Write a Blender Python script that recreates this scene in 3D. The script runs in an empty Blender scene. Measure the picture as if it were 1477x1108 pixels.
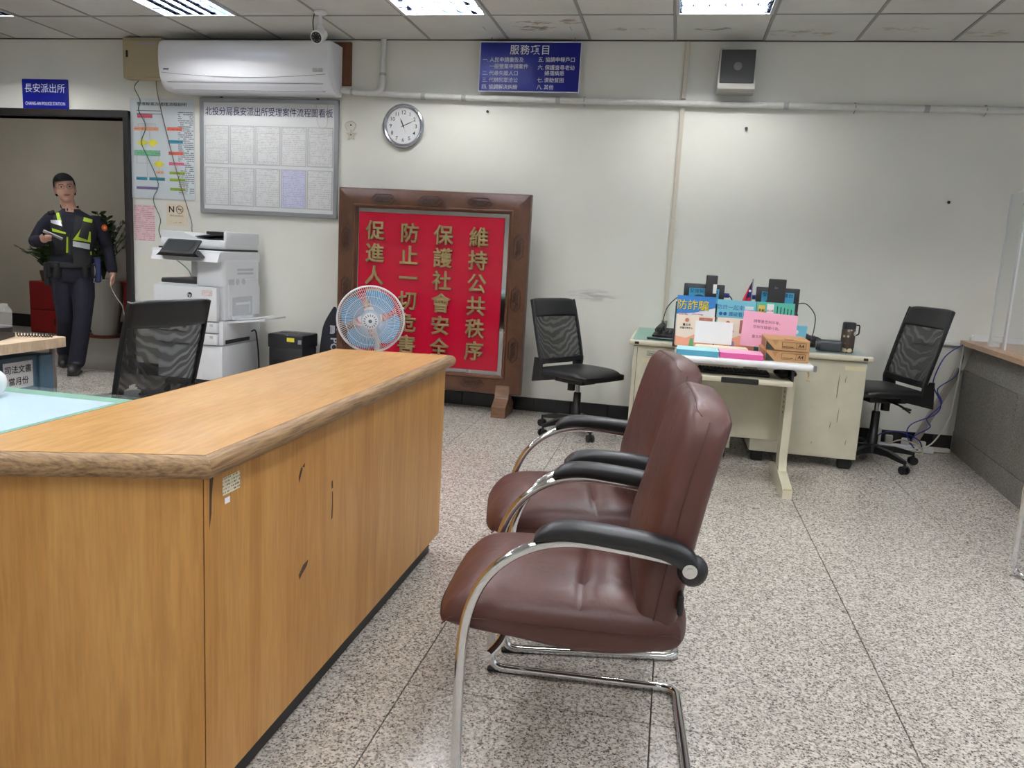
import bpy, bmesh, math, random
from mathutils import Vector, Matrix

random.seed(7)
SC = bpy.context.scene
COL = SC.collection
PI = math.pi

# ------------------------------------------------------------------ camera, light, exposure
def set_camera():
    f, pitch, yaw, roll = 1138.17, math.radians(9.336), math.radians(11.089), math.radians(3.196)
    fwd = Vector((-math.sin(yaw) * math.cos(pitch), math.cos(yaw) * math.cos(pitch), -math.sin(pitch)))
    right = Vector((math.cos(yaw), math.sin(yaw), 0))
    up = right.cross(fwd)
    r2 = math.cos(roll) * right + math.sin(roll) * up
    u2 = -math.sin(roll) * right + math.cos(roll) * up
    cd = bpy.data.cameras.new('camera')
    cam = bpy.data.objects.new('camera', cd)
    COL.objects.link(cam)
    cd.sensor_width = 36.0
    cd.lens = f / 1477.0 * 36.0
    cd.clip_start = 0.02
    cam.matrix_world = Matrix(((r2.x, u2.x, -fwd.x, 0), (r2.y, u2.y, -fwd.y, 0), (r2.z, u2.z, -fwd.z, 1.25), (0, 0, 0, 1)))
    SC.camera = cam

set_camera()
SC.view_settings.view_transform = 'Standard'
SC.view_settings.look = 'None'
SC.view_settings.gamma = 1.0
SC.view_settings.use_curve_mapping = False
SC.view_settings.exposure = -0.12
wd = bpy.data.worlds.new('world')
SC.world = wd
wd.use_nodes = True
wd.node_tree.nodes['Background'].inputs[0].default_value = (0.8, 0.88, 1.0, 1)
wd.node_tree.nodes['Background'].inputs[1].default_value = 1.5
TUBE = 235.0          # radiance of the fluorescent tubes in the ceiling fixtures
WALL_Y = 6.23
CEIL = 2.86

# ------------------------------------------------------------------ helpers: colour and materials
def C(r, g, b):
    def l(v):
        v /= 255.0
        return v / 12.92 if v <= 0.04045 else ((v + 0.055) / 1.055) ** 2.4
    return (l(r), l(g), l(b), 1.0)

MATS = {}
class NT:
    def __init__(s, name):
        s.m = bpy.data.materials.new(name)
        s.m.use_nodes = True
        s.t = s.m.node_tree
        s.b = s.t.nodes['Principled BSDF']
        s.out = s.t.nodes['Material Output']
    def n(s, ty, **kw):
        nd = s.t.nodes.new(ty)
        for k, v in kw.items():
            setattr(nd, k, v)
        return nd
    def l(s, a, b):
        s.t.links.new(a, b)
    def math(s, op, a, b=None, c=None):
        nd = s.n('ShaderNodeMath', operation=op)
        for i, x in enumerate((a, b, c)):
            if x is None: continue
            if isinstance(x, (int, float)): nd.inputs[i].default_value = x
            else: s.l(x, nd.inputs[i])
        return nd.outputs[0]
    def mix(s, fac, a, b):
        nd = s.n('ShaderNodeMix', data_type='RGBA')
        for sock, x in ((nd.inputs[0], fac), (nd.inputs[6], a), (nd.inputs[7], b)):
            if isinstance(x, (int, float, tuple)): sock.default_value = x
            else: s.l(x, sock)
        return nd.outputs[2]
    def pos(s, obj=False, scale=(1, 1, 1), rot=(0, 0, 0)):
        if obj:
            o = s.n('ShaderNodeTexCoord').outputs['Object']
        else:
            o = s.n('ShaderNodeNewGeometry').outputs['Position']
        mp = s.n('ShaderNodeMapping')
        mp.inputs['Scale'].default_value = scale
        mp.inputs['Rotation'].default_value = rot
        s.l(o, mp.inputs[0])
        return mp.outputs[0]
    def noise(s, vec, scale=5, detail=3, rough=.55, dist=0.0):
        nd = s.n('ShaderNodeTexNoise')
        nd.inputs['Scale'].default_value = scale
        nd.inputs['Detail'].default_value = detail
        nd.inputs['Roughness'].default_value = rough
        nd.inputs['Distortion'].default_value = dist
        s.l(vec, nd.inputs['Vector'])
        return nd.outputs[0]
    def ramp(s, fac, stops):
        nd = s.n('ShaderNodeValToRGB')
        r = nd.color_ramp
        while len(r.elements) < len(stops): r.elements.new(0.5)
        for e, (p, c) in zip(r.elements, stops):
            e.position = p
            e.color = c if isinstance(c, tuple) else (c, c, c, 1)
        s.l(fac, nd.inputs[0])
        return nd.outputs[0]
    def set(s, color=None, rough=None, metal=None, spec=None, coat=None):
        for nm, v in (('Base Color', color), ('Roughness', rough), ('Metallic', metal), ('Specular IOR Level', spec), ('Coat Weight', coat)):
            if v is None: continue
            if isinstance(v, (int, float, tuple)): s.b.inputs[nm].default_value = v
            else: s.l(v, s.b.inputs[nm])
    def bump(s, h, strength=.2, dist=.01):
        nd = s.n('ShaderNodeBump')
        nd.inputs['Strength'].default_value = strength
        nd.inputs['Distance'].default_value = dist
        s.l(h, nd.inputs['Height'])
        s.l(nd.outputs[0], s.b.inputs['Normal'])

def mat(name, col, rough=.5, metal=0.0, spec=.5, var=0.0, vscale=6, bump=0.0, bscale=80, coat=0.0, obj=True):
    if name in MATS: return MATS[name]
    k = NT(name)
    k.set(col, rough, metal, spec, coat)
    if var or bump:
        p = k.pos(obj)
    if var:
        nz = k.noise(p, vscale, 4)
        d = tuple(c * (1 - var) for c in col[:3]) + (1,)
        u = tuple(min(1, c * (1 + var)) for c in col[:3]) + (1,)
        k.set(k.ramp(nz, ((.3, d), (.7, u))))
    if bump:
        k.bump(k.noise(p, bscale, 4), bump, .004)
    MATS[name] = k.m
    return k.m

def emit(name, col, strength):
    if name in MATS: return MATS[name]
    k = NT(name)
    k.set(col, .6)
    k.b.inputs['Emission Color'].default_value = col
    k.b.inputs['Emission Strength'].default_value = strength
    MATS[name] = k.m
    return k.m

def wood(name, c1, c2, scale=(1, 1, 1), rough=.4, obj=True, nscale=6, dist=1.2, fine=True, coat=0.0):
    k = NT(name)
    p = k.pos(obj, scale)
    a = k.noise(p, nscale, 5, .6, dist)
    col = k.ramp(a, ((.32, c2), (.62, c1)))
    if fine:
        p2 = k.pos(obj, tuple(s * 9 for s in scale))
        f = k.noise(p2, nscale, 3, .6)
        f2 = k.ramp(f, ((.35, .72), (.6, 1.0)))
        nd = k.n('ShaderNodeMix', data_type='RGBA', blend_type='MULTIPLY')
        nd.inputs[0].default_value = .55
        k.l(col, nd.inputs[6]); k.l(f2, nd.inputs[7])
        col = nd.outputs[2]
    k.set(col, rough, coat=coat)
    MATS[name] = k.m
    return k.m

def print_lines(name, paper, ink, pitch=.012, cw=.006, fill=.5, gap=.45, amount=.8, rough=.55):
    """paper printed with rows of small type too fine to read"""
    if name in MATS: return MATS[name]
    k = NT(name)
    o = k.n('ShaderNodeTexCoord').outputs['Object']
    sp = k.n('ShaderNodeSeparateXYZ'); k.l(o, sp.inputs[0])
    zz = k.math('DIVIDE', sp.outputs[2], pitch)
    fr = k.math('FRACT', zz)
    row = k.math('FLOOR', zz)
    line = k.math('LESS_THAN', fr, fill)
    cb = k.n('ShaderNodeCombineXYZ')
    k.l(k.math('DIVIDE', sp.outputs[0], cw), cb.inputs[0]); k.l(k.math('MULTIPLY', row, 7.31), cb.inputs[1])
    nz = k.noise(cb.outputs[0], 1.0, 2)
    ch = k.math('GREATER_THAN', nz, gap)
    cb2 = k.n('ShaderNodeCombineXYZ')
    k.l(k.math('DIVIDE', sp.outputs[0], cw * 14), cb2.inputs[0]); k.l(k.math('MULTIPLY', row, .31), cb2.inputs[1])
    blk = k.math('GREATER_THAN', k.noise(cb2.outputs[0], 1.0, 1), .42)
    fac = k.math('MULTIPLY', k.math('MULTIPLY', line, ch), blk)
    fac = k.math('MULTIPLY', fac, amount)
    k.set(k.mix(fac, paper, ink), rough)
    MATS[name] = k.m
    return k.m

# ------------------------------------------------------------------ helpers: geometry
class MB:
    def __init__(s):
        s.v = []; s.f = []; s.mi = []
        s.cur = 0
    def add(s, vs, fs, M=None):
        o = len(s.v)
        if M is not None: vs = [M @ Vector(p) for p in vs]
        s.v.extend([tuple(p) for p in vs])
        for f in fs:
            s.f.append([i + o for i in f]); s.mi.append(s.cur)
        return s
    def box(s, c, d, M=None):
        x, y, z = (k / 2 for k in d)
        vs = [(c[0] + a * x, c[1] + b * y, c[2] + e * z) for a in (-1, 1) for b in (-1, 1) for e in (-1, 1)]
        return s.add(vs, [(0, 1, 3, 2), (4, 6, 7, 5), (0, 4, 5, 1), (2, 3, 7, 6), (0, 2, 6, 4), (1, 5, 7, 3)], M)
    def bx(s, x0, x1, y0, y1, z0, z1, M=None):
        return s.box(((x0 + x1) / 2, (y0 + y1) / 2, (z0 + z1) / 2), (abs(x1 - x0), abs(y1 - y0), abs(z1 - z0)), M)
    def rbox(s, c, d, r=.01, seg=2, M=None):
        bm = bmesh.new()
        bmesh.ops.create_cube(bm, size=1.0)
        for v in bm.verts: v.co = Vector((v.co.x * d[0] + c[0], v.co.y * d[1] + c[1], v.co.z * d[2] + c[2]))
        bmesh.ops.bevel(bm, geom=bm.edges[:], offset=min(r, min(d) * .49), segments=seg, affect='EDGES', profile=.5)
        bm.verts.index_update()
        s.add([v.co.copy() for v in bm.verts], [[v.index for v in f.verts] for f in bm.faces], M)
        bm.free()
        return s
    def cyl(s, p0, p1, r0, r1=None, n=16, M=None):
        return s.tube([p0, p1], [r0, r0 if r1 is None else r1], n, M=M)
    def tube(s, pts, r, n=10, closed=False, M=None, flat=None):
        pts = [Vector(p) for p in pts]
        k = len(pts)
        rs = r if isinstance(r, (list, tuple)) else [r] * k
        vs = []; fs = []
        prev = None
        for i in range(k):
            if closed: t = (pts[(i + 1) % k] - pts[i - 1])
            elif i == 0: t = pts[1] - pts[0]
            elif i == k - 1: t = pts[-1] - pts[-2]
            else: t = (pts[i + 1] - pts[i]).normalized() + (pts[i] - pts[i - 1]).normalized()
            if t.length < 1e-9: t = Vector((0, 0, 1))
            t.normalize()
            if prev is None:
                a = Vector((0, 0, 1)) if abs(t.z) < .9 else Vector((1, 0, 0))
                u = t.cross(a).normalized()
            else:
                u = (prev - t * prev.dot(t))
                if u.length < 1e-6: u = t.cross(Vector((0, 0, 1)) if abs(t.z) < .9 else Vector((1, 0, 0)))
                u.normalize()
            prev = u
            w = t.cross(u)
            fl = flat or (1, 1)
            for j in range(n):
                a = 2 * PI * j / n
                vs.append(pts[i] + u * (math.cos(a) * rs[i] * fl[0]) + w * (math.sin(a) * rs[i] * fl[1]))
        for i in range(k if closed else k - 1):
            a = i * n; b = ((i + 1) % k) * n
            for j in range(n):
                fs.append((a + j, a + (j + 1) % n, b + (j + 1) % n, b + j))
        if not closed:
            fs.append(tuple(reversed(range(n)))); fs.append(tuple(range((k - 1) * n, k * n)))
        return s.add(vs, fs, M)
    def lathe(s, prof, n=24, M=None, caps=True):
        vs = []; fs = []
        for r, z in prof:
            for j in range(n):
                a = 2 * PI * j / n
                vs.append((r * math.cos(a), r * math.sin(a), z))
        for i in range(len(prof) - 1):
            for j in range(n):
                fs.append((i * n + j, i * n + (j + 1) % n, (i + 1) * n + (j + 1) % n, (i + 1) * n + j))
        if caps: fs.append(tuple(reversed(range(n)))); fs.append(tuple(range((len(prof) - 1) * n, len(prof) * n)))
        return s.add(vs, fs, M)
    def prism(s, outline, d0, d1, axis='y', M=None):
        """2D outline (u, v) extruded along an axis: 'y' -> (u, d, v), 'x' -> (d, u, v), 'z' -> (u, v, d)"""
        def P(u, v, d):
            return {'y': (u, d, v), 'x': (d, u, v), 'z': (u, v, d)}[axis]
        k = len(outline)
        vs = [P(u, v, d0) for u, v in outline] + [P(u, v, d1) for u, v in outline]
        fs = [tuple(range(k)), tuple(reversed(range(k, 2 * k)))]
        for i in range(k):
            j = (i + 1) % k
            fs.append((i, i + k, j + k, j))
        return s.add(vs, fs, M)
    def ell(s, c, r, n=16, m=10, M=None):
        prof = []
        vs = []; fs = []
        for i in range(1, m):
            t = PI * i / m
            for j in range(n):
                a = 2 * PI * j / n
                vs.append((c[0] + r[0] * math.sin(t) * math.cos(a), c[1] + r[1] * math.sin(t) * math.sin(a), c[2] + r[2] * math.cos(t)))
        for i in range(m - 2):
            for j in range(n):
                fs.append((i * n + j, (i + 1) * n + j, (i + 1) * n + (j + 1) % n, i * n + (j + 1) % n))
        top = len(vs); vs.append((c[0], c[1], c[2] + r[2]))
        bot = len(vs); vs.append((c[0], c[1], c[2] - r[2]))
        for j in range(n):
            fs.append((top, j, (j + 1) % n))
            fs.append((bot, (m - 2) * n + (j + 1) % n, (m - 2) * n + j))
        return s.add(vs, fs, M)
    def grid(s, fn, nu, nv, M=None):
        vs = [fn(i / nu, j / nv) for i in range(nu + 1) for j in range(nv + 1)]
        fs = [(i * (nv + 1) + j, (i + 1) * (nv + 1) + j, (i + 1) * (nv + 1) + j + 1, i * (nv + 1) + j + 1) for i in range(nu) for j in range(nv)]
        return s.add(vs, fs, M)
    def mesh(s, name, angle=35):
        me = bpy.data.meshes.new(name)
        me.from_pydata(s.v, [], s.f)
        me.update()
        bm = bmesh.new(); bm.from_mesh(me)
        bmesh.ops.recalc_face_normals(bm, faces=bm.faces[:])
        bm.to_mesh(me); bm.free()
        if angle:
            me.shade_smooth()
            me.set_sharp_from_angle(angle=math.radians(angle))
        return me
    def build(s, name, m, parent=None, angle=35, loc=None, rot=None):
        me = s.mesh(name, angle)
        ms = m if isinstance(m, (list, tuple)) else [m]
        for q in ms: me.materials.append(q)
        if len(ms) > 1:
            me.polygons.foreach_set('material_index', s.mi)
        return link(name, me, parent, loc, rot)

def link(name, me, parent=None, loc=None, rot=None):
    o = bpy.data.objects.new(name, me)
    COL.objects.link(o)
    if parent is not None: o.parent = parent
    if loc is not None: o.location = loc
    if rot is not None: o.rotation_euler = rot
    return o

def thing(name, label, cat, loc=(0, 0, 0), rotz=0.0, group=None):
    o = bpy.data.objects.new(name, None)
    o.empty_display_size = .1
    COL.objects.link(o)
    o.location = loc
    o.rotation_euler = (0, 0, rotz)
    return tag(o, label, cat, group)

def tag(o, label, cat, group=None):
    o['label'] = label; o['category'] = cat
    if group: o['group'] = group
    return o

def struct(o):
    o['kind'] = 'structure'
    return o

def copy_tree(o, parent=None):
    c = o.copy()
    COL.objects.link(c)
    if parent is not None: c.parent = parent
    for ch in list(o.children):
        copy_tree(ch, c)
    return c

def text_mesh(s, em=1.0, bold=0.0, depth=0.0, align='CENTER', fit_w=None, sx=1.0, spacing=1.0, line=1.0, bevel=0.0):
    """lettering as flat or raised geometry in the local XZ plane, facing -Y"""
    cu = bpy.data.curves.new('lettering', 'FONT')
    cu.body = s
    cu.resolution_u = 2
    cu.offset = bold
    cu.extrude = depth / max(em, 1e-6) / 2
    cu.bevel_depth = bevel; cu.bevel_resolution = 0
    cu.align_x = align
    cu.space_character = spacing
    cu.space_line = line
    o = bpy.data.objects.new('lettering', cu)
    COL.objects.link(o)
    me = bpy.data.meshes.new_from_object(o.evaluated_get(bpy.context.evaluated_depsgraph_get()))
    bpy.data.objects.remove(o); bpy.data.curves.remove(cu)
    xs = [v.co.x for v in me.vertices]
    w = (max(xs) - min(xs)) * em
    k = em * sx
    if fit_w: k = em * min(fit_w / w, 3.0)
    for v in me.vertices:
        v.co = Vector((v.co.x * k, -v.co.z * em, (v.co.y - .38) * em))
    me.flip_normals() if False else None
    return me

def text(s, m, parent, loc, em, rot=None, name='lettering', **kw):
    me = text_mesh(s, em, **kw)
    me.materials.append(m)
    return link(name, me, parent, loc, rot)

def rrect(w, h, r, n=4, cx=0, cy=0):
    out = []
    for (sx, sy, a0) in ((1, 1, 0), (-1, 1, 90), (-1, -1, 180), (1, -1, 270)):
        for i in range(n + 1):
            a = math.radians(a0 + 90 * i / n)
            out.append((cx + sx * (w / 2 - r) + r * math.cos(a), cy + sy * (h / 2 - r) + r * math.sin(a)))
    return out

def smooth_path(pts, n=6):
    P = [Vector(p) for p in pts]
    out = []
    for i in range(len(P) - 1):
        p0 = P[max(i - 1, 0)]; p1 = P[i]; p2 = P[i + 1]; p3 = P[min(i + 2, len(P) - 1)]
        for j in range(n):
            t = j / n
            out.append(.5 * ((2 * p1) + (-p0 + p2) * t + (2 * p0 - 5 * p1 + 4 * p2 - p3) * t * t + (-p0 + 3 * p1 - 3 * p2 + p3) * t ** 3))
    out.append(P[-1])
    return out

def fillet(pts, r, n=6):
    """polyline with rounded corners"""
    P = [Vector(p) for p in pts]
    out = [P[0]]
    for i in range(1, len(P) - 1):
        a = (P[i - 1] - P[i]); b = (P[i + 1] - P[i])
        d = min(r, a.length * .49, b.length * .49)
        A = P[i] + a.normalized() * d; B = P[i] + b.normalized() * d
        for j in range(n + 1):
            t = j / n
            out.append((1 - t) ** 2 * A + 2 * t * (1 - t) * P[i] + t * t * B)
    out.append(P[-1])
    return out

def sub(m, name, parent):
    return m

# ------------------------------------------------------------------ shared materials
BLACK = mat('black_plastic', C(15, 15, 17), .45)
DARK = mat('dark_plastic', C(38, 39, 42), .5)
CHROME = mat('chrome', C(225, 226, 228), .07, 1.0)
STEEL = mat('grey_metal', C(165, 167, 170), .35, .8)
WHITE = mat('white_plastic', C(228, 230, 232), .35)
OFFW = mat('off_white_paper', C(232, 230, 224), .7)
PAPER = mat('white_paper', C(236, 238, 240), .7)
CREAM = mat('cream_painted_steel', C(203, 198, 176), .45, var=.06, vscale=7)
INK = mat('black_ink', C(18, 18, 20), .7)
WINK = mat('white_ink', C(236, 238, 242), .6)
BLUEINK = mat('navy_ink', C(28, 34, 90), .7)
NAVYSIGN = mat('blue_sign_acrylic', C(8, 18, 122), .4, spec=.35)
BLK_LEATHER = mat('black_leatherette', C(17, 18, 21), .4, bump=.15, bscale=160)

# ================================================================== THE SETTING
X0, X1, Y0 = -8.9, 4.3, -2.6
TILE = .70

def wall_material():
    k = NT('cream_wall_paint')
    p = k.pos()
    base = k.ramp(k.noise(p, 1.3, 4), ((.3, C(222, 222, 214)), (.7, C(230, 230, 222))))
    # scuffed patch where a chair back has rubbed the paint
    sp = k.n('ShaderNodeSeparateXYZ'); k.l(k.pos(), sp.inputs[0])
    dx = k.math('DIVIDE', k.math('SUBTRACT', sp.outputs[0], -.60), .24)
    dz = k.math('DIVIDE', k.math('SUBTRACT', sp.outputs[2], .965), .055)
    dy = k.math('GREATER_THAN', sp.outputs[1], 6.1)
    d = k.math('ADD', k.math('MULTIPLY', dx, dx), k.math('MULTIPLY', dz, dz))
    inside = k.math('MULTIPLY', k.math('MAXIMUM', k.math('SUBTRACT', 1.0, d), 0.0), dy)
    st = k.noise(k.pos(scale=(9, 1, 60)), 1.0, 4)
    fac = k.math('MULTIPLY', k.math('MULTIPLY', inside, k.ramp(st, ((.4, 0.0), (.62, 1.0)))), .5)
    k.set(k.mix(fac, base, C(120, 122, 122)), .55)
    k.bump(k.noise(p, 90, 3), .06, .003)
    MATS['wall'] = k.m
    return k.m
WALL = wall_material()

def floor_material():
    k = NT('speckled_terrazzo')
    p = k.pos()
    big = k.noise(p, 1.1, 3)
    base = k.ramp(big, ((.3, C(180, 174, 166)), (.7, C(194, 188, 180))))
    wob = k.n('ShaderNodeTexNoise'); wob.inputs['Scale'].default_value = 110; k.l(p, wob.inputs['Vector'])
    ad = k.n('ShaderNodeVectorMath', operation='MULTIPLY_ADD'); k.l(wob.outputs['Color'], ad.inputs[0]); ad.inputs[1].default_value = (.010, .010, 0); k.l(p, ad.inputs[2])
    def cells(sc):
        v = k.n('ShaderNodeTexVoronoi'); v.inputs['Scale'].default_value = sc; k.l(ad.outputs[0], v.inputs['Vector'])
        sp = k.n('ShaderNodeSeparateColor'); k.l(v.outputs['Color'], sp.inputs[0])
        return sp.outputs[0]
    s1 = cells(175); s2 = cells(250); s3 = cells(140)
    c = k.mix(k.math('MULTIPLY', k.ramp(s1, ((.66, 0.0), (.70, 1.0))), .75), base, C(122, 113, 105))
    c = k.mix(k.math('MULTIPLY', k.ramp(s2, ((.82, 0.0), (.86, 1.0))), .9), c, C(70, 65, 63))
    c = k.mix(k.math('MULTIPLY', k.ramp(s3, ((.72, 0.0), (.78, 1.0))), .6), c, C(222, 217, 210))
    k.set(c, .22, spec=.45)
    MATS['floor'] = k.m
    return k.m
FLOORM = floor_material()

def granite_material():
    k = NT('grey_granite')
    p = k.pos()
    s1 = k.noise(p, 120, 3, .7)
    s2 = k.noise(p, 6, 3)
    c = k.ramp(s1, ((.35, C(72, 69, 66)), (.6, C(150, 145, 138))))
    c = k.mix(k.math('MULTIPLY', k.ramp(s2, ((.4, 0.0), (.65, 1.0))), .25), c, C(92, 88, 84))
    k.set(c, .45)
    MATS['granite'] = k.m
    return k.m
GRANITE = granite_material()

def ceiling_material():
    k = NT('mineral_ceiling_tile')
    p = k.pos()
    base = k.ramp(k.noise(p, 2.2, 4), ((.3, C(205, 204, 199)), (.7, C(219, 218, 213))))
    sp = k.n('ShaderNodeSeparateXYZ'); k.l(p, sp.inputs[0])
    col = base
    # old water stains on the last row of tiles
    for (sx, sy, rx, ry, amt, cc) in ((-1.13, 5.86, .20, .14, .8, C(122, 90, 58)), (-.86, 5.75, .10, .07, .7, C(128, 96, 64)), (.12, 5.93, .16, .05, .7, C(110, 98, 84)),
                                  (.73, 6.02, .28, .10, .45, C(140, 112, 80)), (-.42, 5.93, .22, .06, .5, C(150, 124, 94)), (1.35, 5.95, .22, .08, .35, C(140, 118, 92)), (1.9, 6.02, .2, .1, .4, C(140, 118, 92))):
        dx = k.math('DIVIDE', k.math('SUBTRACT', sp.outputs[0], sx), rx)
        dy = k.math('DIVIDE', k.math('SUBTRACT', sp.outputs[1], sy), ry)
        d = k.math('MAXIMUM', k.math('SUBTRACT', 1.0, k.math('ADD', k.math('MULTIPLY', dx, dx), k.math('MULTIPLY', dy, dy))), 0.0)
        nz = k.ramp(k.noise(k.pos(scale=(1, 2, 1)), 11, 5, .7), ((.5, 0.0), (.58, 1.0)))
        fac = k.math('MULTIPLY', k.math('MULTIPLY', k.math('MINIMUM', k.math('MULTIPLY', d, 2.0), 1.0), nz), amt)
        col = k.mix(fac, col, cc)
    k.set(col, .85)
    k.bump(k.noise(p, 140, 3), .12, .003)
    MATS['ceil'] = k.m
    return k.m
CEILM = ceiling_material()

def build_floor():
    f = struct(MB().bx(X0, X1, Y0, 8.75, -.12, -.012).build('floor', mat('dark_grout', C(96, 92, 88), .8), angle=0))
    t = MB().rbox((0, 0, 0), (TILE - .0035, TILE - .0035, .012), .0015, 1).mesh('floor_tile', 35)
    t.materials.append(FLOORM)
    xs = -.66 - TILE * 12
    i = 0
    while xs < X1:
        ys = 2.035 - TILE * 7
        while ys < WALL_Y:
            cx, cy = xs + TILE / 2, ys + TILE / 2
            if cx > -6.8 and cy > -1.2:
                link('floor_tile', t, f, (cx, cy, -.006))
            ys += .685 if False else TILE
        xs += TILE
    MB().bx(X0, -6.96, Y0, WALL_Y, -.012, -.001).bx(-6.96, X1, Y0, -1.47, -.012, -.001).bx(X0, X1, WALL_Y, 8.75, -.012, -.0005).build('floor_slab', mat('worn_grey_floor', C(150, 146, 140), .4, var=.1, vscale=4, obj=False), f, 0)
build_floor()

DX0, DX1, DZ = -6.35, -4.70, 2.215      # door opening
def build_walls():
    w = MB()
    w.bx(X0, DX0, WALL_Y, WALL_Y + .14, 0, 3.0)
    w.bx(DX0, DX1, WALL_Y, WALL_Y + .14, DZ, 3.0)
    w.bx(DX1, X1, WALL_Y, WALL_Y + .14, 0, 3.0)
    struct(w.build('wall_back', WALL, angle=0))
    wx0, wx1, wz0, wz1 = -1.9, 4.9, .55, 2.5
    struct(MB().bx(X1, X1 + .12, Y0, wx0, 0, 3.0).bx(X1, X1 + .12, wx1, WALL_Y + .14, 0, 3.0).bx(X1, X1 + .12, wx0, wx1, 0, wz0).bx(X1, X1 + .12, wx0, wx1, wz1, 3.0).build('wall_right', WALL, angle=0))
    wf = MB()
    al = mat('added_window_aluminium', C(150, 152, 154), .4, .6)
    for y in (wx0, wx0 + 1.7, wx0 + 3.4, wx0 + 5.1, wx1): wf.bx(X1 + .02, X1 + .09, y - .03, y + .03, wz0, wz1)
    for z in (wz0, wz1): wf.bx(X1 + .02, X1 + .09, wx0, wx1, z - .03, z + .03)
    win = struct(wf.build('added_window_1', al, angle=0))  # windows added out of view to bring in daylight from the right
    k = NT('added_window_glass')
    tr = k.n('ShaderNodeBsdfTransparent'); ms = k.n('ShaderNodeMixShader'); ms.inputs[0].default_value = .92
    k.set(C(235, 240, 240), .03); k.l(k.b.outputs[0], ms.inputs[1]); k.l(tr.outputs[0], ms.inputs[2]); k.l(ms.outputs[0], k.out.inputs[0])
    for i in range(4):
        MB().bx(X1 + .05, X1 + .056, wx0 + .03 + 1.7 * i, wx0 + 1.67 + 1.7 * i, wz0 + .03, wz1 - .03).build('pane', k.m, win, 0)
    ld = bpy.data.lights.new('added_window_portal', 'AREA'); ld.shape = 'RECTANGLE'; ld.size = wx1 - wx0; ld.size_y = wz1 - wz0
    ld.cycles.is_portal = True
    lo = bpy.data.objects.new('added_window_portal', ld); COL.objects.link(lo)
    lo.location = (X1 + .11, (wx0 + wx1) / 2, (wz0 + wz1) / 2); lo.rotation_euler = (0, math.radians(90), 0); lo.rotation_euler = Vector((-1, 0, 0)).to_track_quat('-Z', 'Z').to_euler()
    ld.size, ld.size_y = wx1 - wx0, wz1 - wz0
    struct(MB().bx(X0 - .12, X0, Y0, WALL_Y + .14, 0, 3.0).build('wall_left', WALL, angle=0))
    struct(MB().bx(X0 - .12, X1 + .12, Y0 - .12, Y0, 0, 3.0).build('wall_front', WALL, angle=0))
    cw = mat('corridor_wall_paint', C(205, 200, 190), .6, var=.05, vscale=1.5, obj=False)
    struct(MB().bx(X0, -3.6, 8.62, 8.74, 0, 2.9).build('wall_corridor', cw, angle=0))
    struct(MB().bx(-3.72, -3.6, WALL_Y + .14, 8.62, 0, 2.9).build('wall_corridor_end', cw, angle=0))
    struct(MB().bx(X0 - .12, X0, WALL_Y + .14, 8.74, 0, 2.9).build('wall_corridor_side', cw, angle=0))
    struct(MB().bx(X0 - .12, -3.6, WALL_Y + .14, 8.74, 2.62, 2.72).build('ceiling_corridor', mat('corridor_ceiling', C(205, 204, 200), .8), angle=0))
    bt = mat('black_skirting_tile', C(26, 26, 28), .25)
    b = struct(MB().bx(DX1 + .05, 2.1, WALL_Y - .009, WALL_Y, 0, .109).build('baseboard_back', mat('skirting_grout', C(52, 52, 52), .7), angle=0))
    t = MB().rbox((0, 0, 0), (.296, .012, .107), .002, 1).mesh('skirting_tile'); t.materials.append(bt)
    x = DX1 + .22
    while x < 2.0:
        link('skirting_tile', t, b, (x, WALL_Y - .012, .0545)); x += .30
    struct(MB().bx(X0, -3.72, 8.605, 8.62, 0, .16).build('baseboard_corridor', bt, angle=0))
    # dark door lining
    fr = MB()
    fr.rbox((DX1 + .0, WALL_Y + .06, DZ / 2 + .03), (.055, .20, DZ + .06), .004, 1)
    fr.rbox((DX0, WALL_Y + .06, DZ / 2 + .03), (.055, .20, DZ + .06), .004, 1)
    fr.rbox(((DX0 + DX1) / 2, WALL_Y + .06, DZ + .03), (DX1 - DX0 + .055, .201, .06), .004, 1)
    d = struct(fr.build('door_1', mat('black_brown_door_frame', C(30, 26, 26), .4)))
    MB().rbox(((DX0 + DX1) / 2, WALL_Y + .05, .004), (DX1 - DX0, .17, .012), .003, 1).build('threshold', mat('worn_steel_sill', C(150, 146, 140), .35, .5), d)
build_walls()

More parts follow.
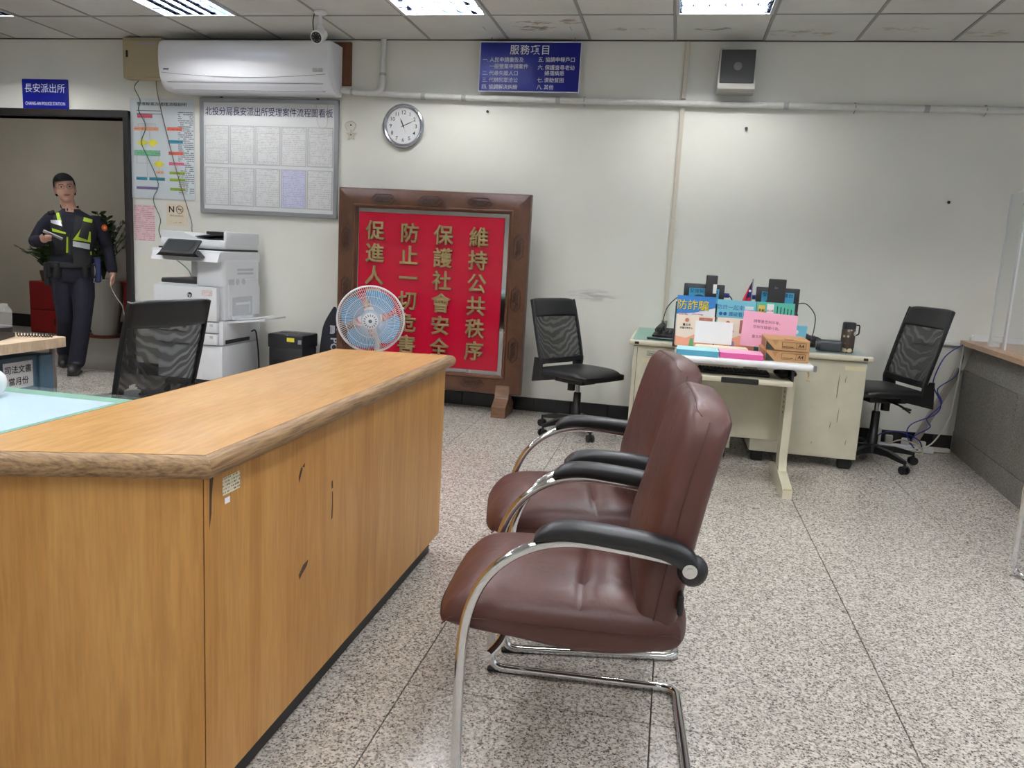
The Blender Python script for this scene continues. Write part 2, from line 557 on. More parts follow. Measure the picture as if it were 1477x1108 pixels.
# ---- suspended ceiling
CT = .6265
CXO = -.144
LIGHT_CELLS = set()
LX = [-9, -6, -3, 0, 3]          # cell index (from CXO) of the fixture columns
LY = [1, 4, 7, 10]            # row index counted from the back wall
def build_ceiling():
    c = struct(MB().bx(X0, X1, Y0, WALL_Y, 2.985, 3.05).build('ceiling', mat('slab_above', C(120, 118, 114), .9), angle=0))
    for i in LX:
        for j in LY:
            if not (i == 3 and j == 1): LIGHT_CELLS.add((i, j))
    t = MB().rbox((0, 0, 0), (CT - .02, CT - .02, .016), .003, 1).mesh('ceiling_tile'); t.materials.append(CEILM)
    hx = MB().bx(-CT / 2, CT / 2, -.012, .012, -.002, .028).mesh('grid_bar', 0)
    gm = mat('grid_bar_enamel', C(150, 150, 146), .5)
    i0 = math.floor((X0 - CXO) / CT); i1 = math.ceil((X1 - CXO) / CT)
    nj = math.ceil((WALL_Y - Y0) / CT)
    for i in range(i0, i1):
        for j in range(nj):
            cx = CXO + (i + .5) * CT; cy = WALL_Y - (j + .5) * CT
            if (i, j) in LIGHT_CELLS or cx < X0 + .3 or cx > X1 - .3 or cy < Y0 + .3: continue
            o = link('ceiling_tile', t, c, (cx, cy, CEIL + .010 + random.uniform(-.001, .002)), (random.uniform(-.002, .002), random.uniform(-.002, .002), 0))
    for i in range(i0 + 1, i1):
        x = CXO + i * CT
        MB().bx(x - .009, x + .009, Y0, WALL_Y, CEIL, CEIL + .03).build('grid_bar', gm, c, 0)
    for j in range(1, nj):
        y = WALL_Y - j * CT
        MB().bx(X0, X1, y - .009, y + .009, CEIL - .0005, CEIL + .03).build('grid_bar', gm, c, 0)
    MB().bx(X0, X1, WALL_Y - .015, WALL_Y, CEIL - .004, CEIL + .03).build('edge_bar', mat('edge_angle', C(70, 66, 60), .6), c, 0)
build_ceiling()

def build_lights():
    tube = emit('fluorescent_tube', (1.0, .985, .96, 1), TUBE)
    refl = mat('fixture_reflector', C(168, 178, 196), .05, 1.0)
    fin = mat('louvre_aluminium', C(190, 198, 210), .07, 1.0)
    w = CT - .03
    tube1 = emit('dimmed_fluorescent_tube', (1.0, .985, .96, 1), TUBE * .62)  # tubes by the back wall dimmed to soften the light pools on it
    def make(tube):
        t = thing('ceiling_light', 'x', 'light')
        h = MB()
        z0 = .0
        h.bx(-w / 2, w / 2, -w / 2, w / 2, .078, .084)
        for s in (-1, 1):
            h.bx(s * w / 2 - .003, s * w / 2 + .003, -w / 2, w / 2, 0, .084)
            h.bx(-w / 2, w / 2, s * w / 2 - .003, s * w / 2 + .003, 0, .084)
        h.build('housing', refl, t, 0)
        for k in range(3):
            x = (k - 1) * .19
            MB().cyl((-.27, x, .058), (.27, x, .058), .013, n=8).build('tube', tube, t)
        for k in range(1, 6):                                   # long louvre blades, parabolic
            x = -w / 2 + w * k / 6
            MB().prism([(x - .002, .0), (x + .002, .0), (x + .007, .036), (x - .007, .036)], -w / 2, w / 2, 'y').build('louvre_blade', fin, t, 0)
        for k in range(1, 6):
            y = -w / 2 + w * k / 6
            MB().bx(-w / 2, w / 2, y - .0015, y + .0015, .002, .036).build('louvre_blade', fin, t, 0)
        fr = MB()
        for s in (-1, 1):
            fr.bx(s * (w / 2 - .004) - .011, s * (w / 2 - .004) + .011, -w / 2, w / 2, -.006, .0)
            fr.bx(-w / 2, w / 2, s * (w / 2 - .004) - .011, s * (w / 2 - .004) + .011, -.006, .0)
        fr.build('frame', mat('fixture_frame', C(200, 200, 198), .4), t, 0)
        return t
    protos = {}
    names = {-9: 'leftmost', -6: 'second from the left', -3: 'third from the left', 0: 'fourth from the left', 3: 'rightmost'}
    rows = {1: 'in the row nearest the back wall', 4: 'in the second row from the back wall', 7: 'in the third row from the back wall', 10: 'in the row behind the camera'}
    over = {-9: 'above the doorway', -6: 'in front of the air conditioner', -3: 'in front of the blue hanging service sign', 0: 'near the wall speaker'}
    for i in LX:
        for j in LY:
            if (i, j) not in LIGHT_CELLS: continue
            kk = j == 1
            if kk in protos: o = copy_tree(protos[kk])
            else: protos[kk] = o = make(tube1 if kk else tube)
            o.location = (CXO + (i + .5) * CT, WALL_Y - (j + .5) * CT, CEIL + .001)
            if j == 1: lb = 'louvred fluorescent ceiling light ' + over[i]
            else: lb = 'louvred fluorescent ceiling light, ' + names[i] + ' ' + rows[j]
            tag(o, lb, 'light', 'louvred ceiling lights')
    # unseen lamp, added to brighten the corridor beyond the doorway
    t = thing('ceiling_light', 'added round opal ceiling lamp, out of view, brightening the corridor beyond the doorway', 'light', (-7.6, 7.2, 2.62))
    MB().lathe([(.17, 0), (.17, -.03), (.15, -.03)], 24).build('base', WHITE, t)
    MB().lathe([(.15, -.03), (.15, -.06), (.11, -.08), (.02, -.088)], 24).build('diffuser', emit('added_corridor_lamp_glow', (1, .96, .9, 1), 34.0), t)
build_lights()

# ================================================================== RECEPTION COUNTER
def build_counter():
    vene = wood('counter_veneer_vertical', C(199, 148, 82), C(178, 124, 60), (6, 6, .4), .38, nscale=2.2, dist=.9)
    topm = wood('counter_veneer_top', C(205, 160, 100), C(192, 143, 84), (4.5, .6, 4.5), .25, nscale=2.0, dist=.5)
    trim = wood('counter_oak_trim', C(164, 132, 94), C(102, 77, 52), (42, 2.2, 42), .5, nscale=4, dist=.2, fine=False)
    trim2 = wood('counter_oak_trim_end', C(164, 132, 94), C(102, 77, 52), (2.2, 42, 42), .5, nscale=4, dist=.2, fine=False)
    A = Vector((-.843, 1.335)); B = Vector((-.848, 3.106)); Cc = Vector((-1.347, 3.01)); D = Vector((-1.34, 1.165))
    t = thing('reception_counter', 'long honey coloured wood counter with rounded oak edge trim and black kick plate', 'counter', (-1.1, 2.1, 0))
    off = Vector((1.1, -2.1))
    zt = .83
    def inset(poly, d):
        out = []
        k = len(poly)
        for i in range(k):
            p0, p1, p2 = poly[i - 1], poly[i], poly[(i + 1) % k]
            e1 = (p1 - p0).normalized(); e2 = (p2 - p1).normalized()
            n1 = Vector((-e1.y, e1.x)); n2 = Vector((-e2.y, e2.x))
            b = (n1 + n2); b = b / b.dot(n1) if abs(b.dot(n1)) > 1e-6 else n1
            out.append(p1 + b * d)
        return out
    P = [p + off for p in (A, B, Cc, D)]           # counter-clockwise
    top_in = inset(P, .022)
    MB().prism([tuple(p) for p in top_in], zt - .045, zt, 'z').build('worktop', topm, t, 0)
    # bull-nosed trim, one length for each edge
    prof = []
    R = .024
    for i in range(9):
        a = -PI / 2 + PI * i / 8
        prof.append((.022 - R * .92 * math.cos(a) - .0, math.sin(a) * R))
    for i in range(4):
        p, q = P[i], P[(i + 1) % 4]
        pi, qi = top_in[i], top_in[(i + 1) % 4]
        vs = []; n = len(prof) + 2
        e = (q - p).normalized(); nn = Vector((-e.y, e.x))
        for (a, ai) in ((p, pi), (q, qi)):
            mit = (ai - a) / .022
            vs.append((ai.x, ai.y, zt + .0008))
            for (u, z) in reversed(prof):
                w = a + mit * u
                vs.append((w.x, w.y, zt - .024 + z))
            vs.append((ai.x + mit.x * .012, ai.y + mit.y * .012, zt - .048))
        fs = [(k, k + 1, k + 1 + n, k + n) for k in range(n - 1)] + [tuple(range(n)), tuple(range(n, 2 * n))]
        MB().add(vs, fs).build('edge_trim', trim if i in (0, 2) else trim2, t, 50)
    body = inset(P, .032)
    zb, zk = zt - .047, .085
    b0 = inset(P, .05)
    MB().prism([tuple(p) for p in b0], zk - .02, zb, 'z').build('carcass', mat('counter_inner_board', C(96, 62, 34), .6), t, 0)
    names = ('side_panel', 'end_panel', 'side_panel', 'end_panel')
    for i in range(4):
        p, q = body[i], body[(i + 1) % 4]; pi, qi = b0[i], b0[(i + 1) % 4]
        e = (q - p).normalized() * .0012
        MB().prism([tuple(p + e), tuple(q - e), tuple(qi - e), tuple(pi + e)], zk - .01, zb, 'z').build(names[i], vene, t, 0)
    kp = inset(P, .062)
    MB().prism([tuple(p) for p in kp], 0, zk, 'z').build('kick_plate', mat('black_kick_plate', C(34, 34, 36), .5), t, 0)
    # worn chips in the veneer on the visitor side
    chip = mat('chipped_veneer', C(72, 56, 42), .8)
    fx = body[0].x + .0006
    def face(y):   # x on the visitor-side panel for world y
        s = (y - 2.1 - body[0].y) / (body[1].y - body[0].y)
        return body[0].x + s * (body[1].x - body[0].x)
    for outl in ([(1.966, .605), (1.974, .607), (1.977, .585), (1.968, .583)],
                 [(1.970, .575), (1.976, .574), (1.979, .53), (1.977, .497), (1.968, .494), (1.972, .54)],
                 [(1.775, .41), (1.80, .428), (1.828, .432), (1.822, .418), (1.795, .405), (1.778, .395)],
                 [(1.768, .672), (1.782, .695), (1.79, .688), (1.778, .668), (1.77, .655)],
                 [(1.787, .693), (1.802, .70), (1.80, .688)],
                 [(1.378, .775), (1.392, .775), (1.386, .74), (1.384, .70), (1.376, .665)]):
        m = MB()
        vs = [(face(y) + .0006, y - 2.1, z) for y, z in outl]
        m.add(vs, [tuple(range(len(vs)))])
        m.build('veneer_chip', chip, t, 0)
    def sticker(name, y0, y1, z0, z1, m, lab):
        vs = [(face(y0) + .001, y0 - 2.1, z0), (face(y1) + .001, y1 - 2.1, z0), (face(y1) + .001, y1 - 2.1, z1), (face(y0) + .001, y0 - 2.1, z1)]
        o = MB().add(vs, [(0, 1, 2, 3)]).build(name, m, t, 0); o['label'] = lab
        return o
    k = NT('asset_label_print')
    o = k.n('ShaderNodeTexCoord').outputs['Object']
    sp = k.n('ShaderNodeSeparateXYZ'); k.l(o, sp.inputs[0])
    fr = k.math('LESS_THAN', k.math('FRACT', k.math('DIVIDE', sp.outputs[2], .0075)), .45)
    cb = k.n('ShaderNodeCombineXYZ'); k.l(k.math('DIVIDE', sp.outputs[1], .004), cb.inputs[0]); k.l(k.math('FLOOR', k.math('DIVIDE', sp.outputs[2], .0075)), cb.inputs[1])
    ch = k.math('GREATER_THAN', k.noise(cb.outputs[0], 1.1, 1), .5)
    k.set(k.mix(k.math('MULTIPLY', k.math('MULTIPLY', fr, ch), .8), C(226, 218, 190), C(60, 56, 50)), .6)
    sticker('asset_label', 1.424, 1.492, .724, .762, k.m, 'cream printed asset label')
    sticker('number_sticker', 1.432, 1.452, .704, .717, PAPER, 'small white number sticker')
build_counter()

# ================================================================== BROWN ARMCHAIRS
def leather_material():
    k = NT('brown_leather')
    p = k.pos(True)
    c = k.ramp(k.noise(p, 3.0, 4), ((.3, C(70, 40, 34)), (.7, C(84, 49, 42))))
    cr = k.noise(k.pos(True, (1, 1, 1)), 10, 3, .55, .5)
    gr = k.noise(p, 320, 2)
    h = k.math('ADD', k.math('MULTIPLY', cr, 1.0), k.math('MULTIPLY', gr, .06))
    k.set(c, .42, spec=.45)
    k.bump(h, .30, .014)
    MATS['leather'] = k.m
    return k.m
LEATHER = leather_material()

def pillow(m, fn, nu, nv, thick):
    """closed cushion: fn(u, v) -> (point, normal, half thickness) for u, v in [-1, 1]"""
    vs = []; fs = []
    def idx(side, i, j): return side * (nu + 1) * (nv + 1) + i * (nv + 1) + j
    for side in (0, 1):
        for i in range(nu + 1):
            for j in range(nv + 1):
                vs.append(fn(math.sin((2 * i / nu - 1) * PI / 2), math.sin((2 * j / nv - 1) * PI / 2), side))
    for i in range(nu):
        for j in range(nv):
            fs.append((idx(0, i, j), idx(0, i, j + 1), idx(0, i + 1, j + 1), idx(0, i + 1, j)))
            fs.append((idx(1, i, j), idx(1, i + 1, j), idx(1, i + 1, j + 1), idx(1, i, j + 1)))
    for i in range(nu):
        fs.append((idx(0, i, 0), idx(0, i + 1, 0), idx(1, i + 1, 0), idx(1, i, 0)))
        fs.append((idx(0, i, nv), idx(1, i, nv), idx(1, i + 1, nv), idx(0, i + 1, nv)))
    for j in range(nv):
        fs.append((idx(0, 0, j), idx(1, 0, j), idx(1, 0, j + 1), idx(0, 0, j + 1)))
        fs.append((idx(0, nu, j), idx(0, nu, j + 1), idx(1, nu, j + 1), idx(1, nu, j)))
    return m.add(vs, fs)

def se(t, p):          # superelliptic edge fall-off
    return max(0.0, 1 - abs(t) ** p) ** (1 / 2.2)

def make_armchair():
    t = thing('armchair', 'x', 'chair', group='brown leather armchairs')
    # ---- seat, front at +x
    def seat(u, v, side):
        x = .055 + .285 * u
        wx = .245 * (1 - .06 * max(0, u) ** 2 - .08 * max(0, -u) ** 3)
        # rounded plan
        k = max(abs(u), abs(v))
        y = wx * v * (1 - .10 * abs(u) ** 6)
        x = .062 + .300 * u * (1 - .07 * abs(v) ** 5)
        h = min(se(u, 5), se(v, 7))
        top = .402 + .072 * h + .020 * (1 - v * v) * (1 - u * u)
        if u > .5: top -= .022 * ((u - .5) / .5) ** 2
        cr = math.exp(-((u + .16) / .035) ** 2) * max(0, 1 - abs(v) ** 6 * 1.4)
        top -= .017 * cr
        top += .008 * math.exp(-((u + .36) / .12) ** 2) * (1 - v * v)
        bot = .392 - .030 * h - .026 * math.exp(-((u + .25) / .5) ** 2) * (1 - .3 * v * v) + .004 * max(0, u) ** 1.5
        return (x, y, top if side == 0 else bot)
    sm = pillow(MB(), seat, 56, 36, .1).build('seat', LEATHER, t, 80)
    pip = mat('leather_piping', C(70, 36, 30), .45)
    for s in (-1, 1):
        pts = [Vector(seat(-1 + 2 * i / 30, s * .995, 0)) + Vector((0, s * .003, -.006)) for i in range(31)]
        MB().tube(pts, .0022, 5).build('seam', pip, sm)
    MB().tube([Vector(seat(-.16, -1 + 2 * i / 24, 0)) + Vector((0, 0, .001)) for i in range(25)], .0018, 5).build('seam', pip, sm)
    # ---- backrest
    def backc(v):       # centre line, v from -1 (bottom) to 1 (top)
        s = (v + 1) / 2
        x = -.146 - .050 * s - .042 * s * s
        z = .405 + .545 * s
        return x, z
    def back(u, v, side):
        x, z = backc(v)
        w = .218 + .018 * math.sin(max(0, (v + 1) / 2) * PI) - .012 * max(0, v) ** 4
        y = w * u * (1 - .08 * abs(v) ** 10)
        z = z - .030 * abs(u) ** 5 * max(0, v) ** 3
        h = min(se(u, 12), se(v, 14 if v > 0 else 8))
        f = .018 + .026 * h + .024 * (1 - u * u) * (1 - v * v)
        f += .012 * math.exp(-((v + .35) / .3) ** 2) * (1 - u ** 4)
        b = .026 + .034 * h
        n = Vector((1, 0, .17)).normalized()
        if side == 0:
            return (x + n.x * f, y, z + n.z * f)
        return (x - n.x * b, y, z - n.z * b)
    bo = pillow(MB(), back, 32, 44, .1).build('backrest', LEATHER, t, 80)
    for s in (-1, 1):
        pts = []
        for i in range(35):
            v = -1 + 2 * i / 34 * .97
            a = Vector(back(s * .995, v, 0)); b2 = Vector(back(s * .995, v, 1))
            pts.append(a * .55 + b2 * .45 + Vector((0, s * .002, 0)))
        MB().tube(pts, .0024, 5).build('seam', pip, bo)
    MB().tube([Vector(back(-1 + 2 * i / 24, .985, 0)) for i in range(25)], .0022, 5).build('seam', pip, bo)
    # ---- chrome tube: one bend from arm to arm
    for s in (-1, 1):
        Y = s * .262
        pts = [(-.205, Y, .612), (-.05, Y, .628), (.06, Y, .633), (.12, Y, .622)]
        pts = smooth_path([(-.205, Y, .606), (-.05, Y, .624), (.06, Y, .626), (.15, Y, .598), (.225, Y, .535), (.268, Y, .445), (.282, Y, .34), (.284, Y, .2)], 5)
        pts += fillet([(.284, Y, .19), (.282, Y, .014), (-.272, Y, .014), (-.272, 0, .014)], .045, 7)
        MB().tube(pts, .0128, 12).build('chrome_tube', CHROME, t)
        MB().rbox((.235, Y, .008), (.11, .018, .015), .004, 1).build('glide', BLACK, t)
        # padded arm
        sec = [(-.235, .590, .030), (-.215, .612, .040), (-.15, .640, .034), (-.02, .655, .032), (.06, .657, .030), (.105, .648, .024), (.128, .634, .010)]
        vs = []; fs = []; n = 14
        P = smooth_path([(a, 0, b) for a, b, c in sec], 4)
        hs = smooth_path([(c, 0, 0) for a, b, c in sec], 4)
        for p, h in zip(P, hs):
            for j in range(n):
                a = 2 * PI * j / n
                cy, cz = math.cos(a), math.sin(a)
                cy = math.copysign(abs(cy) ** .6, cy); cz = math.copysign(abs(cz) ** .7, cz)
                vs.append((p.x, Y + cy * (.026 + .004 * math.sin(PI * (p.x + .235) / .37)), p.z - .004 + cz * h.x * .72))
        for i in range(len(P) - 1):
            for j in range(n):
                fs.append((i * n + j, i * n + (j + 1) % n, (i + 1) * n + (j + 1) % n, (i + 1) * n + j))
        fs += [tuple(range(n)), tuple(range((len(P) - 1) * n, len(P) * n))]
        arm = MB().add(vs, fs)
        arm.ell((-.222, Y, .590), (.034, .028, .036), 14, 10)
        ar = arm.build('armrest', BLK_LEATHER, t, 50)
        MB().cyl((-.213, Y + s * .026, .598), (-.213, Y + s * .031, .598), .016, n=20).cyl((-.213, Y + s * .03, .598), (-.213, Y + s * .034, .598), .009, n=6).build('bolt', CHROME, ar)
    MB().tube(fillet([(.22, -.255, .33), (.20, -.2, .335), (.20, .2, .335), (.22, .255, .33)], .03, 4), .011, 10).build('cross_tube', CHROME, t)
    MB().rbox((-.16, 0, .34), (.06, .30, .012), .004, 1).rbox((-.205, 0, .50), (.012, .508, .05), .004, 1).build('support_plate', BLACK, t)
    return t

def build_armchairs():
    a = make_armchair()
    a.location = (-.146, 1.935, 0); a.rotation_euler = (0, 0, math.radians(184))
    tag(a, 'nearest brown leather armchair with chrome frame, its whole near arm showing', 'chair', 'brown leather armchairs')
    b = copy_tree(a)
    b.location = (-.206, 2.615, 0); b.rotation_euler = (0, 0, math.radians(191.5))
    tag(b, 'farther brown leather armchair, partly hidden behind the nearest one', 'chair', 'brown leather armchairs')
build_armchairs()

def build_sled_chair():
    t = thing('visitor_chair', 'chrome sled-base chair with black rubber glides at the right edge of the photo', 'chair', (1.884, 3.673, 0), math.radians(150))
    for s in (-1, 1):
        Y = s * .24
        pts = fillet([(-.27, Y, .80), (-.24, Y, .44), (-.25, Y, .013), (.27, Y, .013), (.27, Y, .44), (-.20, Y, .43)], .05, 6)
        MB().tube(pts, .012, 10).build('frame_side', CHROME, t)
        for x in (.215, -.2):
            MB().rbox((x, Y, .008), (.035, .02, .016), .004, 1).build('glide', BLACK, t)
    MB().cyl((-.24, -.24, .44), (-.24, .24, .44), .01).cyl((.20, -.24, .436), (.20, .24, .436), .01).build('cross_tube', CHROME, t)
    MB().rbox((-.005, 0, .462), (.43, .44, .045), .018, 3).build('seat', BLK_LEATHER, t)
    MB().rbox((-.262, 0, .70), (.035, .44, .26), .014, 3).build('backrest', BLK_LEATHER, t)
build_sled_chair()

# ================================================================== MESH OFFICE CHAIRS
def mesh_material():
    k = NT('black_mesh_fabric')
    p = k.pos(True)
    # double weave: slow interference bands between the two layers of netting
    w = k.n('ShaderNodeTexWave'); w.inputs['Scale'].default_value = 26; w.inputs['Distortion'].default_value = 7; w.inputs['Detail'].default_value = 1
    w.inputs['Detail Scale'].default_value = .35
    k.l(p, w.inputs['Vector'])
    tr = k.n('ShaderNodeBsdfTransparent')
    ms = k.n('ShaderNodeMixShader')
    k.set(C(20, 21, 23), .7)
    f = k.math('MULTIPLY_ADD', w.outputs['Fac'], .12, .06)
    k.l(f, ms.inputs[0]); k.l(k.b.outputs[0], ms.inputs[1]); k.l(tr.outputs[0], ms.inputs[2])
    k.l(ms.outputs[0], k.out.inputs[0])
    MATS['mesh'] = k.m
    return k.m
MESHF = mesh_material()

def make_office_chair(label, loc, ang, sh, back=.50, wid=.225, torn=False, base_rot=0.2, cat='chair'):
    t = thing('office_chair', label, cat, loc, math.radians(ang), 'black mesh-back office chairs')
    def cl(s):          # backrest centre line, s = 0..1
        return -.205 - .03 * s - .085 * s * s + .03 * math.sin(PI * s) * -.6, sh + .005 + back * s
    def half(s): return wid * (1.0 + .03 * math.sin(PI * s) - .10 * (1 - s) ** 2 * 0)
    def pt(u, s, off=0.0):
        x, z = cl(s)
        x += .045 * u * u * (1 - .35 * s)       # wraps forward at the sides
        return Vector((x + off, u * half(s), z))
    S0 = 1 - .125 / back
    # netting
    if torn:
        m = MB()
        nu, nv = 48, 72
        hole = lambda u, s: ((u - .68) / .15) ** 2 + ((s - .12) / .085) ** 2 < 1 + .28 * math.sin(5 * math.atan2(s - .12, (u - .68) * .4))
        vs = [pt(-1 + 2 * i / nu, (.02 + (S0 - .02) * j / nv)) for i in range(nu + 1) for j in range(nv + 1)]
        fs = []
        for i in range(nu):
            for j in range(nv):
                if not hole(-1 + 2 * (i + .5) / nu, .02 + (S0 - .02) * (j + .5) / nv):
                    fs.append((i * (nv + 1) + j, (i + 1) * (nv + 1) + j, (i + 1) * (nv + 1) + j + 1, i * (nv + 1) + j + 1))
        m.add(vs, fs)
    else:
        m = MB().grid(lambda a, b: pt(-1 + 2 * a, .02 + (S0 - .02) * b), 16, 18)
    m.build('mesh_back', MESHF, t, 80)
    # leather head band
    def band(u, v, side):
        s = S0 - .012 + (1 - S0 + .012) * (v + 1) / 2
        p = pt(u * 1.02, min(s, 1.0))
        h = .016 * min(se(u, 10), se(v, 8)) + .003
        p.z += -.014 * abs(u) ** 8 * max(0, v)
        return (p.x + (h if side == 0 else -h), p.y, p.z)
    pillow(MB(), band, 20, 12, .1).build('head_band', BLK_LEATHER, t, 70)
    lowb = lambda u, v, side: tuple(pt(u * .98, .015 + .075 * (v + 1) / 2 + .035 * abs(u) ** 3, (.012 if side == 0 else -.012)))
    pillow(MB(), lowb, 14, 5, .1).build('lumbar_band', BLK_LEATHER, t, 60)
    for s in (-1, 1):
        pts = [pt(s * 1.0, -.22 + 1.20 * i / 22) if i > 4 else None for i in range(23)]
        pts = [p for p in pts if p is not None]
        pts = [Vector((-.17, s * wid * .93, sh - .085))] + pts
        MB().tube(smooth_path(pts, 2), .0135, 8, flat=(.8, 1.15)).build('back_rail', BLACK, t)
    # side wing that carries the back under the seat
    for s in (-1, 1):
        MB().prism([(-.235, sh + .06), (-.205, sh + .06), (-.165, sh - .02), (-.02, sh - .055), (-.02, sh - .07), (-.25, sh - .115)], s * wid * .96 - .006, s * wid * .96 + .006, 'y').build('back_bracket', BLACK, t, 30)
    # seat
    def seat(u, v, side):
        x = .02 + .235 * u * (1 - .05 * abs(v) ** 4); y = .235 * v * (1 - .10 * abs(u) ** 5)
        h = min(se(u, 5), se(v, 6))
        top = sh - .03 + .032 * h + .006 * (1 - u * u)
        if u > .45: top -= .035 * ((u - .45) / .55) ** 2
        bot = sh - .03 - .035 * h
        return (x, y, top if side == 0 else bot)
    pillow(MB(), seat, 26, 22, .1).build('seat', BLK_LEATHER, t, 70)
    me = MB()
    me.rbox((-.03, 0, sh - .085), (.26, .16, .05), .01, 2).cyl((-.16, 0, sh - .095), (-.02, 0, sh - .095), .02)
    me.cyl((-.06, 0, sh - .095), (-.06, 0, sh - .17), .028, n=14)
    mech = me.build('tilt_mechanism', BLACK, t)
    MB().tube([(-.02, .08, sh - .09), (-.03, .22, sh - .10), (-.03, .27, sh - .105)], .006, 8).rbox((-.03, .285, sh - .106), (.03, .06, .014), .005, 2).build('lever', BLACK, mech)
    MB().tube([(-.07, .08, sh - .1), (-.10, .16, sh - .13), (-.11, .2, sh - .145)], .006, 8).build('lever', BLACK, mech)
    MB().cyl((0, 0, .2), (0, 0, sh - .1), .014, n=14).build('gas_spring', STEEL, t)
    MB().lathe([(.034, .10), (.034, .19), (.028, .2), (.026, max(.27, sh - .18)), (.02, max(.275, sh - .175))], 18).build('column_sleeve', BLACK, t)
    hub = MB().lathe([(.05, .075), (.055, .09), (.05, .13), (.036, .135)], 20)
    hub.build('base_hub', BLACK, t)
    for k in range(5):
        a = base_rot + k * 2 * PI / 5
        d = Vector((math.cos(a), math.sin(a), 0)); n = Vector((-d.y, d.x, 0))
        vs = []
        for (r, w, z0, z1) in ((.03, .026, .075, .125), (.16, .023, .082, .118), (.255, .018, .07, .095), (.292, .015, .066, .085)):
            for (q, z) in ((-1, z0), (1, z0), (.8, z1), (-.8, z1)):
                vs.append(d * r + n * (w * q) + Vector((0, 0, z)))
        fs = [(i * 4 + j, i * 4 + (j + 1) % 4, (i + 1) * 4 + (j + 1) % 4, (i + 1) * 4 + j) for i in range(3) for j in range(4)] + [(0, 1, 2, 3), (12, 13, 14, 15)]
        leg = MB().add(vs, fs).build('base_leg', BLACK, t, 50)
        c = d * .292
        cs = MB()
        for q in (-1, 1):
            o = n * (q * .016)
            cs.cyl(c + o + Vector((0, 0, .027)) - n * .007, c + o + Vector((0, 0, .027)) + n * .007, .027, n=16)
        cs.cyl(c + Vector((0, 0, .03)), c + Vector((0, 0, .08)), .008, n=8)
        cs.rbox(tuple(c + Vector((0, 0, .046))), (.03, .016, .03), .006, 1)
        cs.build('caster', BLACK, leg, 40)
    return t

def build_office_chairs():
    make_office_chair('black mesh-back office chair standing against the wall beside the red carved-frame screen', (-.61, 5.57, 0), -33, .475, .47, base_rot=.75)
    make_office_chair('tall black mesh-back office chair at the right of the cream desks', (1.39, 5.55, 0), 197, .53, .52, base_rot=.55)
    make_office_chair('black mesh-back office chair with a torn hole in its netting, behind the counter', (-2.57, 3.38, 0), 166, .45, .50, .222, torn=True, base_rot=.3)
build_office_chairs()

# ================================================================== THINGS ON THE BACK WALL
WY = WALL_Y
def plate(x0, x1, z0, z1, th=.008, r=.0):
    """flat panel in local XZ with its back at y = 0 and its face at y = -th"""
    m = MB()
    if r: m.prism(rrect(x1 - x0, z1 - z0, r, 4, (x0 + x1) / 2, (z0 + z1) / 2), -th, 0, 'y')
    else: m.bx(x0, x1, -th, 0, z0, z1)
    return m

def quad(x0, x1, z0, z1, y=0.0):
    return MB().add([(x0, y, z0), (x1, y, z0), (x1, y, z1), (x0, y, z1)], [(0, 1, 2, 3)])

def build_station_sign():
    t = thing('station_sign', 'small blue sign with white station name above the doorway', 'sign', (-5.505, WY, 2.395))
    plate(-.228, .228, -.130, .130, .012, .008).build('panel', NAVYSIGN, t)
    text('長安派出所', WINK, t, (0, -.0135, .055), .082, bold=.0)
    text('CHANG-AN POLICE STATION', WINK, t, (0, -.0135, -.072), .040, fit_w=.40)
    return t
build_station_sign()

def build_fuse_box():
    t = thing('fuse_box', 'beige metal electrical box beside the air conditioner', 'electrical box', (-4.475, WY, 2.685))
    m = mat('beige_enamel', C(176, 164, 132), .5)
    MB().rbox((0, -.055, 0), (.36, .11, .32), .006, 2).build('case', m, t)
    MB().rbox((0.0, -.113, -.005), (.335, .008, .29), .003, 1).build('cover', m, t)
    MB().rbox((-.135, -.119, .03), (.02, .006, .055), .003, 1).build('latch', BLACK, t)
    quad(-.05, .13, .10, .125, -.1175).build('tape_label', mat('mauve_tape', C(176, 160, 168), .6), t, 0)
build_fuse_box()

